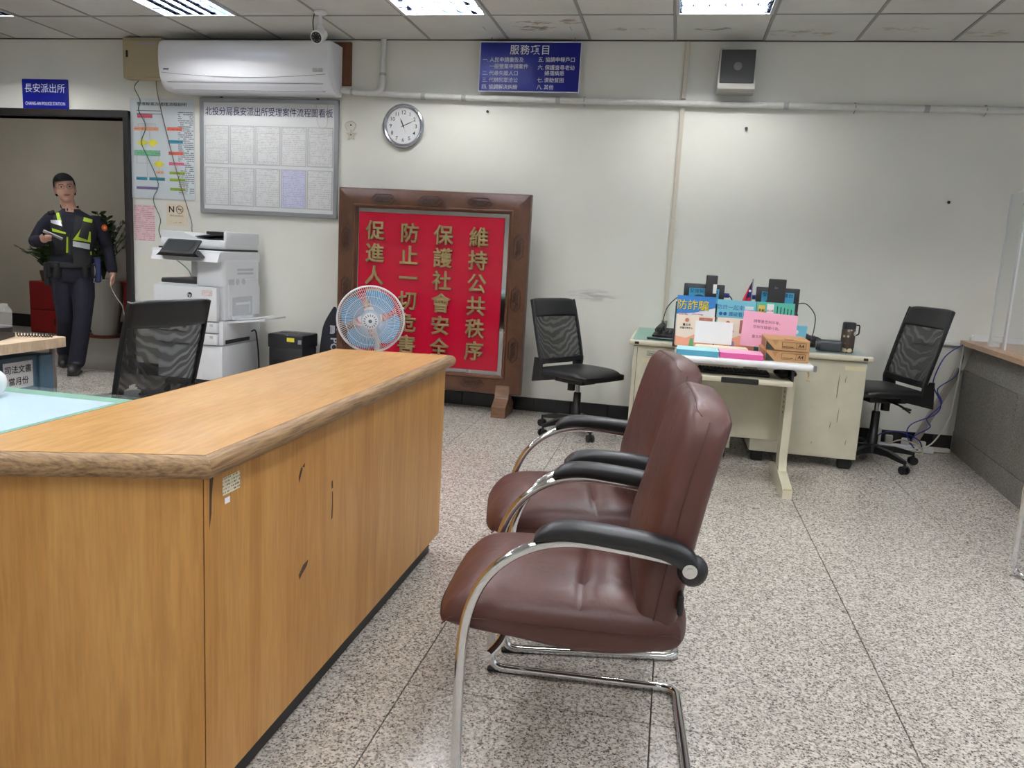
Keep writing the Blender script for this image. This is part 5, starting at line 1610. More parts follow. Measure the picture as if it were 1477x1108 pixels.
def build_desk_items():
    ZD = .748
    def monitor(x0, x1, y, top, label):
        t = thing('monitor', label, 'monitor', ((x0 + x1) / 2, y, ZD))
        w = (x1 - x0) / 2; h = top - ZD
        MB().rbox((0, 0, h - .125), (w * 2, .03, .25), .006, 2).build('housing', BLACK, t)
        MB().bx(-w + .035, w - .035, -.0168, -.0156, h - .20, h - .03).build('taped_flyer', mat('flyer_blue', C(70, 168, 206), .4), t, 0)
        text('受理報案櫃台', mat('navy_print', C(16, 50, 96), .6), t, (0, -.0175, h - .048), .03, fit_w=w * 1.4, bold=.008)
        MB().ell((-.03, -.0165, h - .11), (.05, .0012, .04), 14, 8).build('flyer_figure', mat('flyer_dark', C(42, 52, 62), .5), t)
        MB().rbox((0, .02, .09), (.05, .02, .18), .004, 1).rbox((0, .02, .006), (.18, .12, .012), .004, 1).build('stand', BLACK, t)
        return t
    monitor(.07, .337, 5.52, 1.123, 'black monitor with a blue flyer at the left of the desk pair')
    m = monitor(.542, .818, 5.52, 1.127, 'black monitor with a blue flyer at the right of the desk pair')
    def panel(x0, x1, y, top, label, sticker):
        t = thing('card_reader', label, 'device', ((x0 + x1) / 2, y, ZD))
        w = (x1 - x0) / 2; h = top - ZD
        MB().rbox((0, 0, h / 2 + .1), (w * 2, .018, h - .2), .004, 1).rbox((0, .0, .005), (.12, .07, .01), .003, 1).rbox((0, .012, h / 2 - .05), (.03, .014, h - .15), .003, 1).build('slab', mat('dark_grey_device', C(52, 52, 54), .4), t)
        if sticker: MB().bx(.012, w - .002, -.0100, -.0092, h - .12, h - .06).build('white_sticker', PAPER, t, 0)
        else: text('bv', mat('print_grey', C(128, 130, 138), .7), t, (-.005, -.0100, h - .055), .022, bold=.02)
        return t
    panel(.208, .282, 5.44, 1.186, 'narrow dark upright device in front of the left monitor', True)
    panel(.608, .718, 5.44, 1.184, 'broad dark upright device in front of the right monitor', False)
    # small national flag on a stick
    t = thing('desk_flag', 'small red and blue flag on a silver stick between the monitors', 'flag', (.50, 5.36, ZD))
    MB().cyl((0, 0, 0), (0, 0, .43), .004, n=8).lathe([(.03, 0), (.03, .012), (.006, .02)], 16).build('stick', STEEL, t)
    red = mat('flag_red', C(206, 40, 62), .7); blu = mat('flag_blue', C(40, 52, 120), .7)
    def cl(u, v): return (-.006 - .085 * u * (1.0 - .55 * v), .012 * math.sin(u * 7 + v * 3), .40 - .20 * v * .9 - .06 * u + .0)
    fm = MB()
    def cl2(a, b):           # hanging folds: droops away from the stick
        return (-.004 - (.015 + .062 * b) * a, .010 * math.sin(a * 6), .41 - .19 * b - .025 * a * (1 - b))
    MB().grid(cl2, 10, 12).build('cloth', red, t, 80)
    MB().grid(lambda a, b: (cl2(a * .62, b * .52)[0], cl2(a * .62, b * .52)[1] - .0015, cl2(a * .62, b * .52)[2]), 8, 8).build('canton', blu, t, 80)
    MB().cyl((-.014, -.006, .352), (-.014, -.0075, .352), .008, n=12).build('sun_emblem', WINK, t)
    def phone(x, y, rz, label):
        t = thing('desk_phone', label, 'telephone', (x, y, ZD), math.radians(rz))
        MB().prism([(-.10, 0), (.10, 0), (.10, .06), (-.06, .032), (-.10, .02)], -.085, .085, 'x').build('body', BLACK, t, 25)
        MB().tube(smooth_path([(-.055, -.095, .05), (-.055, -.075, .062), (-.055, .06, .082), (-.055, .095, .078)], 4), .016, 10).build('handset', BLACK, t)
        m = MB()
        for i in range(3):
            for j in range(4): m.rbox((.0 + i * .026, -.065 + j * .024, .042 + j * .0045), (.018, .014, .008), .002, 1)
        m.build('keypad', DARK, t)
        return t
    phone(-.01, 5.44, -12, 'black desk telephone on the green glass at the left end')
    phone(.94, 5.66, 20, 'black desk telephone on the right desk behind the paper cup')
    MB().bx(-.1, .1, -.03, .03, 0, .004)
    b = MB().rbox((-.06, 5.30, ZD + .006), (.17, .055, .012), .004, 1).build('name_plate', mat('dark_green_plate', C(26, 46, 42), .3)); tag(b, 'flat dark nameplate lying on the green glass by the telephone', 'nameplate')
    t = thing('paper_cup', 'light blue printed drink carton standing behind the paper cartons', 'carton', (.80, 5.27, ZD))
    MB().prism([(-.035, 0), (.035, 0), (.046, .155), (-.046, .155)], -.035, .035, 'y').build('carton_body', mat('carton_sky', C(120, 190, 214), .45), t, 0)
    MB().ell((.02, -.0355, .06), (.018, .002, .024), 12, 8).ell((-.02, -.0355, .115), (.016, .002, .014), 12, 8).build('white_print', WINK, t)
    MB().bx(.005, .04, -.036, -.0352, .0, .035).build('rose_print', mat('carton_rose', C(222, 150, 170), .5), t, 0)
    a = MB().tube([(.785, 5.40, ZD + .0), (.80, 5.40, ZD + .22)], .006, 8).cyl((.785, 5.40, ZD), (.785, 5.40, ZD + .02), .03, n=14).build('antenna', BLACK); tag(a, 'thin black upright antenna behind the light blue carton', 'antenna')
    t = thing('hole_punch', 'dark grey round-ended office gadget lying on the right desk', 'gadget', (.985, 5.33, ZD), math.radians(-6))
    gm = mat('charcoal_plastic', C(58, 62, 64), .35)
    MB().rbox((.02, .0, .038), (.15, .09, .07), .016, 3).build('body', gm, t)
    MB().cyl((-.06, -.02, .042), (-.035, -.02, .042), .036, n=22).build('round_end', DARK, t)
    MB().cyl((-.064, -.02, .042), (-.058, -.02, .042), .022, n=18).build('round_cap', STEEL, t)
    t = thing('thermos_bottle', 'brown patterned bottle with a dark carrying cap on the right desk corner', 'bottle', (1.118, 5.36, ZD))
    k = NT('brown_rose_pattern')
    v = k.n('ShaderNodeTexVoronoi'); v.inputs['Scale'].default_value = 26
    k.l(k.pos(True), v.inputs['Vector'])
    k.set(k.mix(k.ramp(v.outputs['Distance'], ((.36, 1.0), (.46, 0.0))), C(58, 44, 36), C(206, 192, 160)), .5)
    MB().lathe([(.036, 0), (.042, .006), (.042, .145), (.038, .152)], 26).build('body', k.m, t)
    MB().lathe([(.040, .15), (.041, .155), (.040, .187), (.034, .192), (.01, .193)], 26).build('cap', DARK, t)
    MB().tube(fillet([(.038, 0, .175), (.062, 0, .178), (.062, 0, .12), (.044, 0, .11)], .012, 4), .007, 8, flat=(1.4, .6)).build('strap', BLACK, t)
    c = MB().tube(smooth_path([(.075, 5.52, 1.03), (.03, 5.52, 1.02), (-.03, 5.50, .95), (-.05, 5.48, .85), (-.03, 5.46, .78)], 6), .0035, 6).build('monitor_cable', BLACK); tag(c, 'thin black cable looping from the left monitor to the telephone', 'cable')
    c = MB().tube(smooth_path([(.815, 5.52, 1.03), (.87, 5.52, 1.03), (.93, 5.52, .96), (.93, 5.50, .86), (.92, 5.48, .80), (.97, 5.47, .77), (1.04, 5.50, .755)], 6), .0035, 6).build('monitor_cable', BLACK); tag(c, 'thin black cable looping down from the right monitor', 'cable')
    c = MB().tube(smooth_path([(.33, 5.53, 1.05), (.36, 5.52, 1.06), (.39, 5.52, 1.03), (.395, 5.53, .98), (.40, 5.55, .76)], 6), .0045, 6).rbox((.352, 5.53, 1.055), (.04, .02, .03), .004, 1).build('video_cable', mat('blue_plug', C(30, 44, 110), .4)); tag(c, 'dark cable with a blue plug at the right side of the left monitor', 'cable')
    c = MB().tube(smooth_path([(.545, 5.53, 1.05), (.52, 5.52, 1.06), (.49, 5.53, 1.0), (.48, 5.56, .76)], 6), .0045, 6).rbox((.525, 5.53, 1.055), (.04, .02, .03), .004, 1).build('video_cable', mat('blue_plug', C(30, 44, 110), .4)); tag(c, 'dark cable with a blue plug at the left side of the right monitor', 'cable')
build_desk_items()

# ================================================================== RIGHT: GRANITE COUNTER, ACRYLIC, CABLES
def build_granite():
    t = thing('granite_counter', 'long grey granite counter with a wooden top along the right side', 'counter', (2.1, 6.2, 0), 0)
    dx, dy = -.105 / 1.54, -1.0         # run along the face, from the back wall towards the camera
    L = 1.95
    n = Vector((-1, .068)).normalized()     # outward, towards the room
    u = Vector((dx, dy)).normalized()
    def P(s, o, z):                      # s along the run, o outwards
        p = u * s + n * o
        return (p.x, p.y, z)
    def slab(s0, s1, o0a, o0b, z0, z1, back=-.42):
        vs = [P(s0, o0a, z0), P(s1, o0a, z0), P(s1, back, z0), P(s0, back, z0), P(s0, o0b, z1), P(s1, o0b, z1), P(s1, back, z1), P(s0, back, z1)]
        return MB().add(vs, [(0, 1, 2, 3), (4, 5, 6, 7), (0, 1, 5, 4), (1, 2, 6, 5), (2, 3, 7, 6), (3, 0, 4, 7)])
    k = 0
    s = 0.0
    while s < L:
        e = min(s + 1.15, L)
        slab(s + .001, e - .001, .004, .004, 0.0, .150).build('skirting_slab', GRANITE, t, 0)
        slab(s + .001, e - .001, .0, .0, .152, .606).build('face_slab', GRANITE, t, 0)
        slab(s + .001, e - .001, -.002, -.055, .608, .785).build('sloped_slab', GRANITE, t, 0)
        s = e
    slab(-.0, L, -.006, -.006, .001, .607, -.4).build('core', mat('stone_joint', C(84, 80, 76), .8), t, 0)
    wdm = wood('pale_wood_top', C(206, 168, 134), C(186, 146, 112), (3, .6, 3), .35, nscale=3)
    slab(.005, L, .045, .045, .786, .818, -.60).build('wood_top', wdm, t, 0)
    slab(-.0, L, -.42, -.42, 0, .785, -.60).build('rear_cabinet', mat('rear_cabinet', C(150, 140, 120), .6), t, 0)
    # acrylic partition standing on the top
    k = NT('clear_acrylic')
    k.set(C(225, 232, 236), .06)
    tr = k.n('ShaderNodeBsdfTransparent'); ms = k.n('ShaderNodeMixShader'); ms.inputs[0].default_value = .80
    k.l(k.b.outputs[0], ms.inputs[1]); k.l(tr.outputs[0], ms.inputs[2]); k.l(ms.outputs[0], k.out.inputs[0])
    a = thing('acrylic_partition', 'clear acrylic partition standing on the granite counter', 'partition', (2.1, 6.2, .8185))
    def sl(s0, s1, o, z0, z1, m, name, th=.004, par=a):
        vs = [P(s0, o - th, z0), P(s1, o - th, z0), P(s1, o + th, z0), P(s0, o + th, z0), P(s0, o - th, z1), P(s1, o - th, z1), P(s1, o + th, z1), P(s0, o + th, z1)]
        return MB().add(vs, [(0, 1, 2, 3), (4, 5, 6, 7), (0, 1, 5, 4), (1, 2, 6, 5), (2, 3, 7, 6), (3, 0, 4, 7)]).build(name, m, par, 0)
    sl(.34, 1.64, -.045, .0, 1.0, k.m, 'acrylic_sheet')
    sl(.335, .343, -.045, .0, 1.0, mat('acrylic_edge', C(196, 202, 204), .2), 'polished_edge', .0055)
    sl(.62, .66, -.045, .0, .93, mat('frosted_strip', C(226, 228, 230), .5), 'frosted_strip', .006)
    for s0 in (.40, 1.5):
        sl(s0, s0 + .05, -.045, .0, .03, mat('frosted_strip', C(226, 228, 230), .5), 'foot_clip', .03)
    # wall trunking at counter height and the clutter in the corner
    r = thing('wall_trunking', 'white plastic cable trunking along the wall at counter height', 'trunking', (2.1, WALL_Y, .80))
    MB().rbox((-.18, -.016, -.012), (.40, .03, .032), .006, 2).build('round_length', WHITE, r)
    MB().rbox((.42, -.018, .03), (.78, .034, .055), .004, 1).build('box_length', WHITE, r)
    MB().rbox((.035, -.02, .01), (.03, .038, .075), .004, 1).build('joint_cover', WHITE, r)
    st = MB().add([(1.775, 6.06, .03), (1.815, 6.06, .03), (2.085, 6.16, .60), (2.05, 6.16, .62), (1.775, 6.10, .03), (1.815, 6.10, .03), (2.085, 6.20, .60), (2.05, 6.20, .62)],
                  [(0, 1, 2, 3), (4, 5, 6, 7), (0, 1, 5, 4), (1, 2, 6, 5), (2, 3, 7, 6), (3, 0, 4, 7)]).build('metal_strip', mat('dull_aluminium', C(160, 152, 140), .45, .4), None, 0)
    tag(st, 'long dull metal strip leaning diagonally against the wall in the corner', 'strip')
    blue = mat('blue_network_cable', C(34, 44, 128), .45)
    whc = mat('white_cable', C(214, 210, 200), .5)
    def cab(label, pts, m, r=.0045):
        o = MB().tube(smooth_path([(x - .035, y - .01, z) for x, y, z in pts], 6), r, 6).build('network_cable', m)
        tag(o, label, 'cable')
    cab('dark blue network cable drooping from the trunking in the corner', [(2.085, 6.14, .79), (1.98, 6.13, .70), (1.925, 6.12, .55), (1.93, 6.12, .47), (1.985, 6.10, .36), (1.95, 6.08, .28), (1.80, 6.06, .20), (1.775, 6.05, .12), (1.82, 6.02, .04), (1.84, 5.98, .03)], blue)
    cab('second blue cable twisted round the first one below the trunking', [(2.09, 6.15, .79), (2.105, 6.16, .68), (2.07, 6.15, .56), (1.96, 6.13, .46), (1.99, 6.10, .36), (1.90, 6.07, .25), (1.92, 6.05, .19), (1.82, 6.03, .12), (1.80, 6.02, .06)], blue)
    cab('blue cable arching over the power strip on the floor', [(1.50, 6.0, .02), (1.58, 5.99, .12), (1.70, 5.98, .15), (1.84, 6.0, .10), (1.88, 6.02, .03)], blue)
    cab('white cable hanging from the trunking to the power strip', [(2.09, 6.13, .79), (2.08, 6.11, .55), (2.06, 6.08, .35), (2.03, 6.04, .25), (1.93, 6.0, .08), (1.80, 5.98, .03), (1.72, 5.97, .022)], whc, .0055)
    cab('cream cable looped on the floor beside the power strip', [(1.66, 6.04, .05), (1.74, 6.0, .09), (1.84, 5.97, .06), (1.86, 5.94, .016), (1.78, 5.92, .012), (1.62, 5.95, .012)], mat('cream_cable', C(196, 186, 160), .5), .0055)
    ps = thing('power_strip', 'white power strip with plugs lying on the floor in the corner', 'power strip', (1.72, 6.06, 0), math.radians(-6))
    MB().rbox((0, 0, .022), (.42, .06, .04), .008, 2).build('strip_body', WHITE, ps)
    for x, h, m in ((-.17, .10, WHITE), (-.09, .06, mat('grey_plug', C(188, 186, 180), .5)), (.02, .05, WHITE), (.13, .04, whc)):
        MB().rbox((x, 0, .042 + h / 2), (.05, .04, h), .008, 2).build('plug', m, ps)
    b = MB().rbox((1.955, 6.10, .018), (.20, .05, .032), .006, 1).build('trunking_offcut', whc); tag(b, 'white trunking offcut on the floor against the granite counter', 'trunking')
    u2 = thing('adapter_block', 'black power adapter under the tall office chair', 'adapter', (1.36, 6.06, 0), .2)
    MB().rbox((0, 0, .03), (.22, .10, .06), .01, 2).build('case', BLACK, u2)
    MB().lathe([(.035, .06), (.04, .075), (.03, .12), (.01, .135)], 16).build('dome', whc, u2)
build_granite()

# ================================================================== CORRIDOR
def leafy(m, base, n, h, spread, rnd, size=.05):
    """arching stems with paired glossy leaves"""
    for i in range(n):
        a = rnd.uniform(0, 2 * PI); lean = rnd.uniform(.05, 1) * spread; hh = h * rnd.uniform(.6, 1.0)
        pts = []
        for k in range(9):
            s = k / 8
            pts.append(Vector((base[0] + math.cos(a) * lean * s ** 1.6, min(base[1] + math.sin(a) * lean * s ** 1.6, base[1] + .22), base[2] + hh * s * (1 - .18 * s * lean / spread))))
        m.tube(pts, [.007 * (1 - .6 * k / 8) for k in range(9)], 5)
        for k in range(2, 9):
            for sd in (-1, 1):
                d = (pts[k] - pts[k - 1]).normalized()
                sidev = Vector((-math.sin(a), math.cos(a), 0)) * sd
                out = (sidev * .85 + d * .5 + Vector((rnd.uniform(-.25, .25), rnd.uniform(-.25, .25), rnd.uniform(-.2, .2)))).normalized()
                L = size * rnd.uniform(.8, 1.35); w = L * .40
                up = d.cross(out).normalized()
                wv = out.cross(up).normalized()
                p = pts[k]
                vs = [p, p + out * L * .35 + wv * w * .5 + up * .004, p + out * L * .7 + wv * w * .42, p + out * L, p + out * L * .7 - wv * w * .42, p + out * L * .35 - wv * w * .5 + up * .004, p + out * L * .5 + up * .006]
                m.add(vs, [(0, 1, 6), (1, 2, 6), (2, 3, 6), (3, 4, 6), (4, 5, 6), (5, 0, 6)])
    return m

def build_corridor():
    rnd = random.Random(3)
    leaf = mat('dark_green_leaf', C(44, 70, 36), .3, var=.35, vscale=9)
    leaf2 = mat('mid_green_leaf', C(58, 86, 46), .35, var=.3, vscale=9)
    soil = mat('potting_soil', C(50, 38, 28), .9)
    t = thing('potted_plant', 'bushy dark green plant in a tall white ribbed pot beyond the doorway', 'plant', (-6.62, 8.27, 0))
    prof = [(.125, .03), (.15, .1), (.19, .35), (.21, .55), (.222, .66), (.23, .69), (.215, .70), (.20, .66)]
    mb = MB(); n = 60
    vs = []; fs = []
    for r, z in prof:
        for j in range(n):
            a = 2 * PI * j / n
            rr = r * (1 + (.018 if j % 3 == 0 and z < .66 else 0))
            vs.append((rr * math.cos(a), rr * math.sin(a), z))
    for i in range(len(prof) - 1):
        for j in range(n): fs.append((i * n + j, i * n + (j + 1) % n, (i + 1) * n + (j + 1) % n, (i + 1) * n + j))
    fs.append(tuple(range(n)))
    mb.add(vs, fs).build('pot', mat('white_ribbed_pot', C(190, 188, 182), .5), t, 30)
    MB().lathe([(.14, 0), (.17, .0), (.175, .035), (.12, .035)], 30).build('saucer', mat('terracotta_saucer', C(110, 62, 44), .6), t)
    MB().lathe([(.205, .64), (.1, .65), (.01, .655)], 24).build('soil', soil, t)
    f = leafy(MB(), (0, 0, .64), 30, .95, .36, rnd, .085).build('foliage', leaf, t, 60); f['kind'] = 'stuff'
    t = thing('potted_plant', 'trailing green plant on the red cabinet beyond the doorway', 'plant', (-7.36, 8.26, .62))
    MB().lathe([(.07, .0), (.09, .09), (.095, .13), (.085, .13)], 22).build('pot', mat('brown_pot', C(84, 62, 48), .6), t)
    MB().lathe([(.086, .118), (.04, .12), (.01, .121)], 18).build('soil', soil, t)
    f = leafy(MB(), (0, 0, .10), 13, .42, .30, rnd, .10).build('foliage', leaf2, t, 60); f['kind'] = 'stuff'
    b = thing('red_cabinet', 'dark red metal cabinet standing against the corridor wall', 'cabinet', (-7.36, 8.38, 0))
    rd = mat('dark_red_enamel', C(142, 22, 26), .4)
    MB().rbox((0, 0, .31), (.42, .40, .62), .008, 1).build('body', rd, b)
    for z0, z1 in ((.02, .27), (.29, .61)):
        d = MB().rbox((0, -.203, (z0 + z1) / 2), (.40, .012, z1 - z0), .004, 1).build('door', rd, b)
        MB().rbox((.14, -.213, (z0 + z1) / 2), (.012, .012, .08), .003, 1).build('handle', mat('dark_handle', C(60, 20, 20), .4), d)
    b = thing('red_pedestal', 'narrow red stand half hidden behind the white ribbed pot', 'stand', (-6.28, 8.40, 0))
    MB().rbox((0, 0, .33), (.16, .26, .66), .008, 1).build('column', rd, b)
    MB().rbox((0, 0, .672), (.20, .30, .024), .006, 1).build('top_plate', rd, b)
    s = thing('light_switch', 'beige wall switch plate in the corridor', 'switch', (-7.70, 8.62, 1.235))
    MB().rbox((0, -.006, 0), (.15, .012, .105), .003, 1).build('plate', mat('aged_switch_plate', C(176, 160, 122), .5), s)
    MB().rbox((-.03, -.014, 0), (.03, .008, .05), .002, 1).rbox((.03, -.014, 0), (.03, .008, .05), .002, 1).build('rocker', mat('aged_rocker', C(188, 174, 138), .5), s)
    l = plate(-.06, .06, -.028, .028, .003).build('switch_label', print_lines('switch_label_print', C(60, 84, 140), C(210, 214, 224), .02, .008, .5, .45, .8), None, 0, (-7.70, 8.62, 1.345)); tag(l, 'tiny blue label above the beige corridor switch', 'label')
    c = MB().tube(smooth_path([(-7.50, 8.56, .95), (-7.47, 8.56, .75), (-7.42, 8.45, .64)], 6), .006, 6).build('loose_cable', mat('grey_brown_wire', C(112, 98, 88), .5)); tag(c, 'loose cable running down the corridor wall to the red cabinet', 'cable')
build_corridor()

# ================================================================== THE PERSON IN THE DOORWAY
def build_person():
    t = thing('person', 'person in dark uniform and reflective vest walking through the doorway, holding a phone', 'person', (-5.20, 6.05, 0), math.radians(40.5))
    SKIN, NAVY, SHOE = 0, 1, 2
    skin = mat('skin', C(196, 152, 132), .5)
    navy = mat('navy_uniform', C(13, 14, 32), .85, var=.15, vscale=14, bump=.35, bscale=22)
    shoe = mat('black_boot', C(30, 30, 32), .5)
    # torso sections: z, centre x, centre y, half width, half depth
    TS = [(.80, .035, .00, .150, .110), (.88, .036, .0, .165, .118), (.96, .040, .0, .165, .120), (1.05, .046, .0, .160, .118), (1.14, .052, -.005, .172, .122),
          (1.22, .057, -.005, .182, .124), (1.29, .061, .0, .188, .116), (1.345, .062, .005, .176, .100), (1.385, .056, .01, .125, .082), (1.415, .048, .008, .078, .068), (1.435, .042, .004, .062, .060)]
    def sec(z):
        z = max(TS[0][0], min(TS[-1][0], z))
        for a, b in zip(TS, TS[1:]):
            if a[0] <= z <= b[0]:
                s = (z - a[0]) / (b[0] - a[0])
                return [a[i] + (b[i] - a[i]) * s for i in range(1, 5)]
    mb = MB()
    n = 28
    vs = []; fs = []
    for z, cx, cy, w, d in TS:
        for j in range(n):
            a = 2 * PI * j / n
            vs.append((cx + w * math.copysign(abs(math.cos(a)) ** .85, math.cos(a)), cy + d * math.copysign(abs(math.sin(a)) ** .9, math.sin(a)), z))
    for i in range(len(TS) - 1):
        for j in range(n): fs.append((i * n + j, i * n + (j + 1) % n, (i + 1) * n + (j + 1) % n, (i + 1) * n + j))
    fs += [tuple(range(n)), tuple(range((len(TS) - 1) * n, len(TS) * n))]
    mb.add(vs, fs)
    bones = []
    def limb(pts, m):
        """pts: list of (x, y, z, r)"""
        for a, b in zip(pts, pts[1:]):
            pa, pb = Vector(a[:3]), Vector(b[:3])
            mb.tube([pa.lerp(pb, k / 4) for k in range(5)], [a[3] + (b[3] - a[3]) * k / 4 for k in range(5)], 16)
            bones.append((pa, pb, a[3], b[3], m))
        for p in pts:
            mb.ell(p[:3], (p[3],) * 3, 14, 10)
    # neck and head (head tilted to its right)
    limb([(.045, .005, 1.36, .062), (.030, -.003, 1.44, .056), (.016, -.008, 1.50, .058)], SKIN)
    HM = Matrix.Translation((.004, -.018, 1.595)) @ Matrix.Rotation(math.radians(-8), 4, 'Y') @ Matrix.Rotation(math.radians(4), 4, 'Z')
    mb.ell((0, .008, .026), (.0765, .094, .090), 22, 16, HM)
    mb.ell((0, -.016, -.038), (.0665, .072, .080), 20, 14, HM)
    mb.ell((0, -.044, -.092), (.040, .036, .032), 14, 10, HM)
    mb.ell((0, -.092, -.020), (.0125, .016, .022), 10, 8, HM)
    mb.ell((0, -.086, .004), (.009, .012, .026), 10, 8, HM)
    for s in (-1, 1): mb.ell((s * .076, .012, -.012), (.012, .022, .034), 10, 8, HM)
    bones.append((HM @ Vector((0, 0, .05)), HM @ Vector((0, -.02, -.07)), .09, .07, SKIN))
    # arms
    limb([(-.105, .01, 1.325, .066), (-.165, .02, 1.26, .060), (-.232, .03, 1.135, .054), (-.205, -.09, 1.135, .050), (-.172, -.175, 1.150, .042)], NAVY)
    limb([(-.172, -.175, 1.150, .030), (-.160, -.205, 1.157, .030)], SKIN)
    limb([(.222, .012, 1.320, .066), (.272, .018, 1.25, .060), (.318, .03, 1.105, .054), (.335, -.01, 1.0, .048), (.350, -.04, .915, .043)], NAVY)
    limb([(.350, -.04, .915, .030), (.354, -.05, .885, .031)], SKIN)
    # hands
    mb.ell((-.140, -.235, 1.158), (.040, .042, .018), 14, 10, None)
    bones.append((Vector((-.15, -.21, 1.158)), Vector((-.13, -.25, 1.158)), .03, .03, SKIN))
    for k, (dx, L) in enumerate(((-.030, .052), (-.010, .060), (.011, .056), (.030, .046))):
        b0 = Vector((-.138 + dx * .7, -.262, 1.158)); 
        limb([(*b0, .0092), (b0.x + .004, b0.y - L * .5, 1.163, .0088), (b0.x + .008, b0.y - L * .75, 1.178, .008), (b0.x + .01, b0.y - L * .72, 1.192, .0072)], SKIN)
    limb([(-.170, -.215, 1.160, .0115), (-.186, -.240, 1.176, .0105), (-.172, -.268, 1.194, .0095)], SKIN)
    mb.ell((.356, -.058, .850), (.020, .036, .044), 14, 10)
    bones.append((Vector((.356, -.055, .87)), Vector((.356, -.06, .83)), .03, .03, SKIN))
    for k, (dy, L) in enumerate(((-.030, .056), (-.010, .062), (.010, .056), (.028, .044))):
        y0 = -.060 + dy
        limb([(.356, y0, .818, .0092), (.350, y0 - .004, .818 - L * .5, .0088), (.336, y0 - .006, .818 - L * .8, .008), (.326, y0 - .004, .818 - L * .62, .0072)], SKIN)
    limb([(.346, -.090, .856, .0115), (.335, -.106, .828, .0105), (.330, -.104, .800, .0092)], SKIN)
    # legs: left leg (picture right) forward
    limb([(.112, .0, .86, .098), (.118, -.07, .68, .090), (.104, -.13, .49, .074), (.075, -.13, .28, .070), (.048, -.10, .105, .068)], NAVY)
    limb([(-.045, .0, .86, .098), (-.035, .01, .68, .088), (-.025, .03, .48, .073), (-.035, .18, .30, .068), (-.045, .30, .150, .066)], NAVY)
    limb([(.046, -.10, .085, .048), (.030, -.17, .050, .046), (.010, -.255, .044, .042)], SHOE)
    limb([(-.048, .315, .125, .046), (-.055, .265, .075, .046), (-.062, .20, .045, .042)], SHOE)
    mb.rbox((.03, -.17, .012), (.078, .235, .022), .008, 1, Matrix.Translation((.03, -.17, 0)) @ Matrix.Rotation(math.radians(-14), 4, 'Z') @ Matrix.Translation((-.03, .17, 0)))
    bones.append((Vector((.045, -.09, .01)), Vector((.01, -.27, .01)), .03, .03, SHOE))
    me0 = bpy.data.meshes.new('tmp'); me0.from_pydata(mb.v, [], mb.f); me0.update()
    bm = bmesh.new(); bm.from_mesh(me0); bmesh.ops.recalc_face_normals(bm, faces=bm.faces[:]); bm.to_mesh(me0); bm.free()
    ob = bpy.data.objects.new('tmp', me0); COL.objects.link(ob)
    rm = ob.modifiers.new('r', 'REMESH'); rm.mode = 'VOXEL'; rm.voxel_size = .0068
    sm = ob.modifiers.new('s', 'SMOOTH'); sm.factor = .5; sm.iterations = 3
    me = bpy.data.meshes.new_from_object(ob.evaluated_get(bpy.context.evaluated_depsgraph_get()))
    bpy.data.objects.remove(ob)
    me.name = 'body'
    me.materials.clear()
    for q in (skin, navy, shoe): me.materials.append(q)
    for f in me.polygons:
        c = f.center
        best = 9; bmi = NAVY
        for a, b, ra, rb, mi in bones:
            ab = b - a; s = max(0, min(1, (c - a).dot(ab) / max(ab.length_squared, 1e-9)))
            dd = (c - (a + ab * s)).length - (ra + (rb - ra) * s)
            if dd < best: best = dd; bmi = mi
        if .80 < c.z < 1.40 and abs(c.x - .05) < .19 and abs(c.y) < .15:
            cx, cy, w, d = sec(c.z)
            e = math.sqrt(((c.x - cx) / w) ** 2 + ((c.y - cy) / d) ** 2) - 1
            if e * min(w, d) < best: bmi = NAVY
        if c.z < 1.425 and c.z > 1.3 and bmi == SKIN and not (abs(c.x - .035) < .032 and c.y < -.03 and c.z > 1.385): bmi = NAVY
        f.material_index = bmi
        f.use_smooth = True
    link('body', me, t)
    # collar
    for s in (-1, 1):
        MB().grid(lambda a, b, s=s: (.034 + s * (.012 + .058 * a) , -.058 + .072 * a ** 1.4 - .012 * b, 1.40 + .032 * a + .028 * (1 - b) - .03 * b * (1 - a)), 6, 3).build('collar', navy, t, 80)
    # hair
    def hair(a, b):
        th = a * 2 * PI; fwd = -math.sin(th)          # fwd = 1 at the face
        low = -.060 if fwd < -.3 else (-.060 + (.060 + .012) * min(1, (fwd + .3) / .5) if fwd < .2 else .012 + .046 * min(1, (fwd - .2) / .35))
        z1 = .130
        ph = b
        z = low + (z1 - low) * math.sin(ph * PI / 2)
        k = math.sqrt(max(0, 1 - ((z - .026) / .1045) ** 2.4)) if z > .026 else 1 - .10 * ((.026 - z) / .1) ** 2
        rx, ry = .0855, .106
        if fwd > 0: ry = .1035
        return tuple(HM @ Vector((rx * k * math.cos(th), .008 + ry * k * math.sin(th), z)))
    MB().grid(hair, 44, 12).build('hair', mat('black_hair', C(9, 9, 10), .75, spec=.2, bump=.6, bscale=180), t, 80)
    eye = mat('eye_white', C(176, 166, 160), .4); iris = mat('dark_iris', C(30, 22, 20), .2); lip = mat('lip', C(150, 84, 80), .5)
    for s in (-1, 1):
        e = MB().ell((s * .031, -.0835, .010), (.0150, .0068, .0050), 12, 8, HM).build('eye', eye, t)
        MB().ell((s * .031, -.0895, .010), (.0062, .0025, .0058), 10, 8, HM).build('iris', iris, e)
        MB().tube([HM @ Vector((s * x, y, z)) for x, y, z in ((.014, -.0905, .026), (.030, -.0905, .031), (.050, -.079, .027))], .0036, 6, flat=(1.0, .7)).build('eyebrow', iris, t)
    MB().ell((0, -.0885, -.058), (.024, .006, .0075), 14, 8, HM).build('mouth', lip, t)
    g = MB()
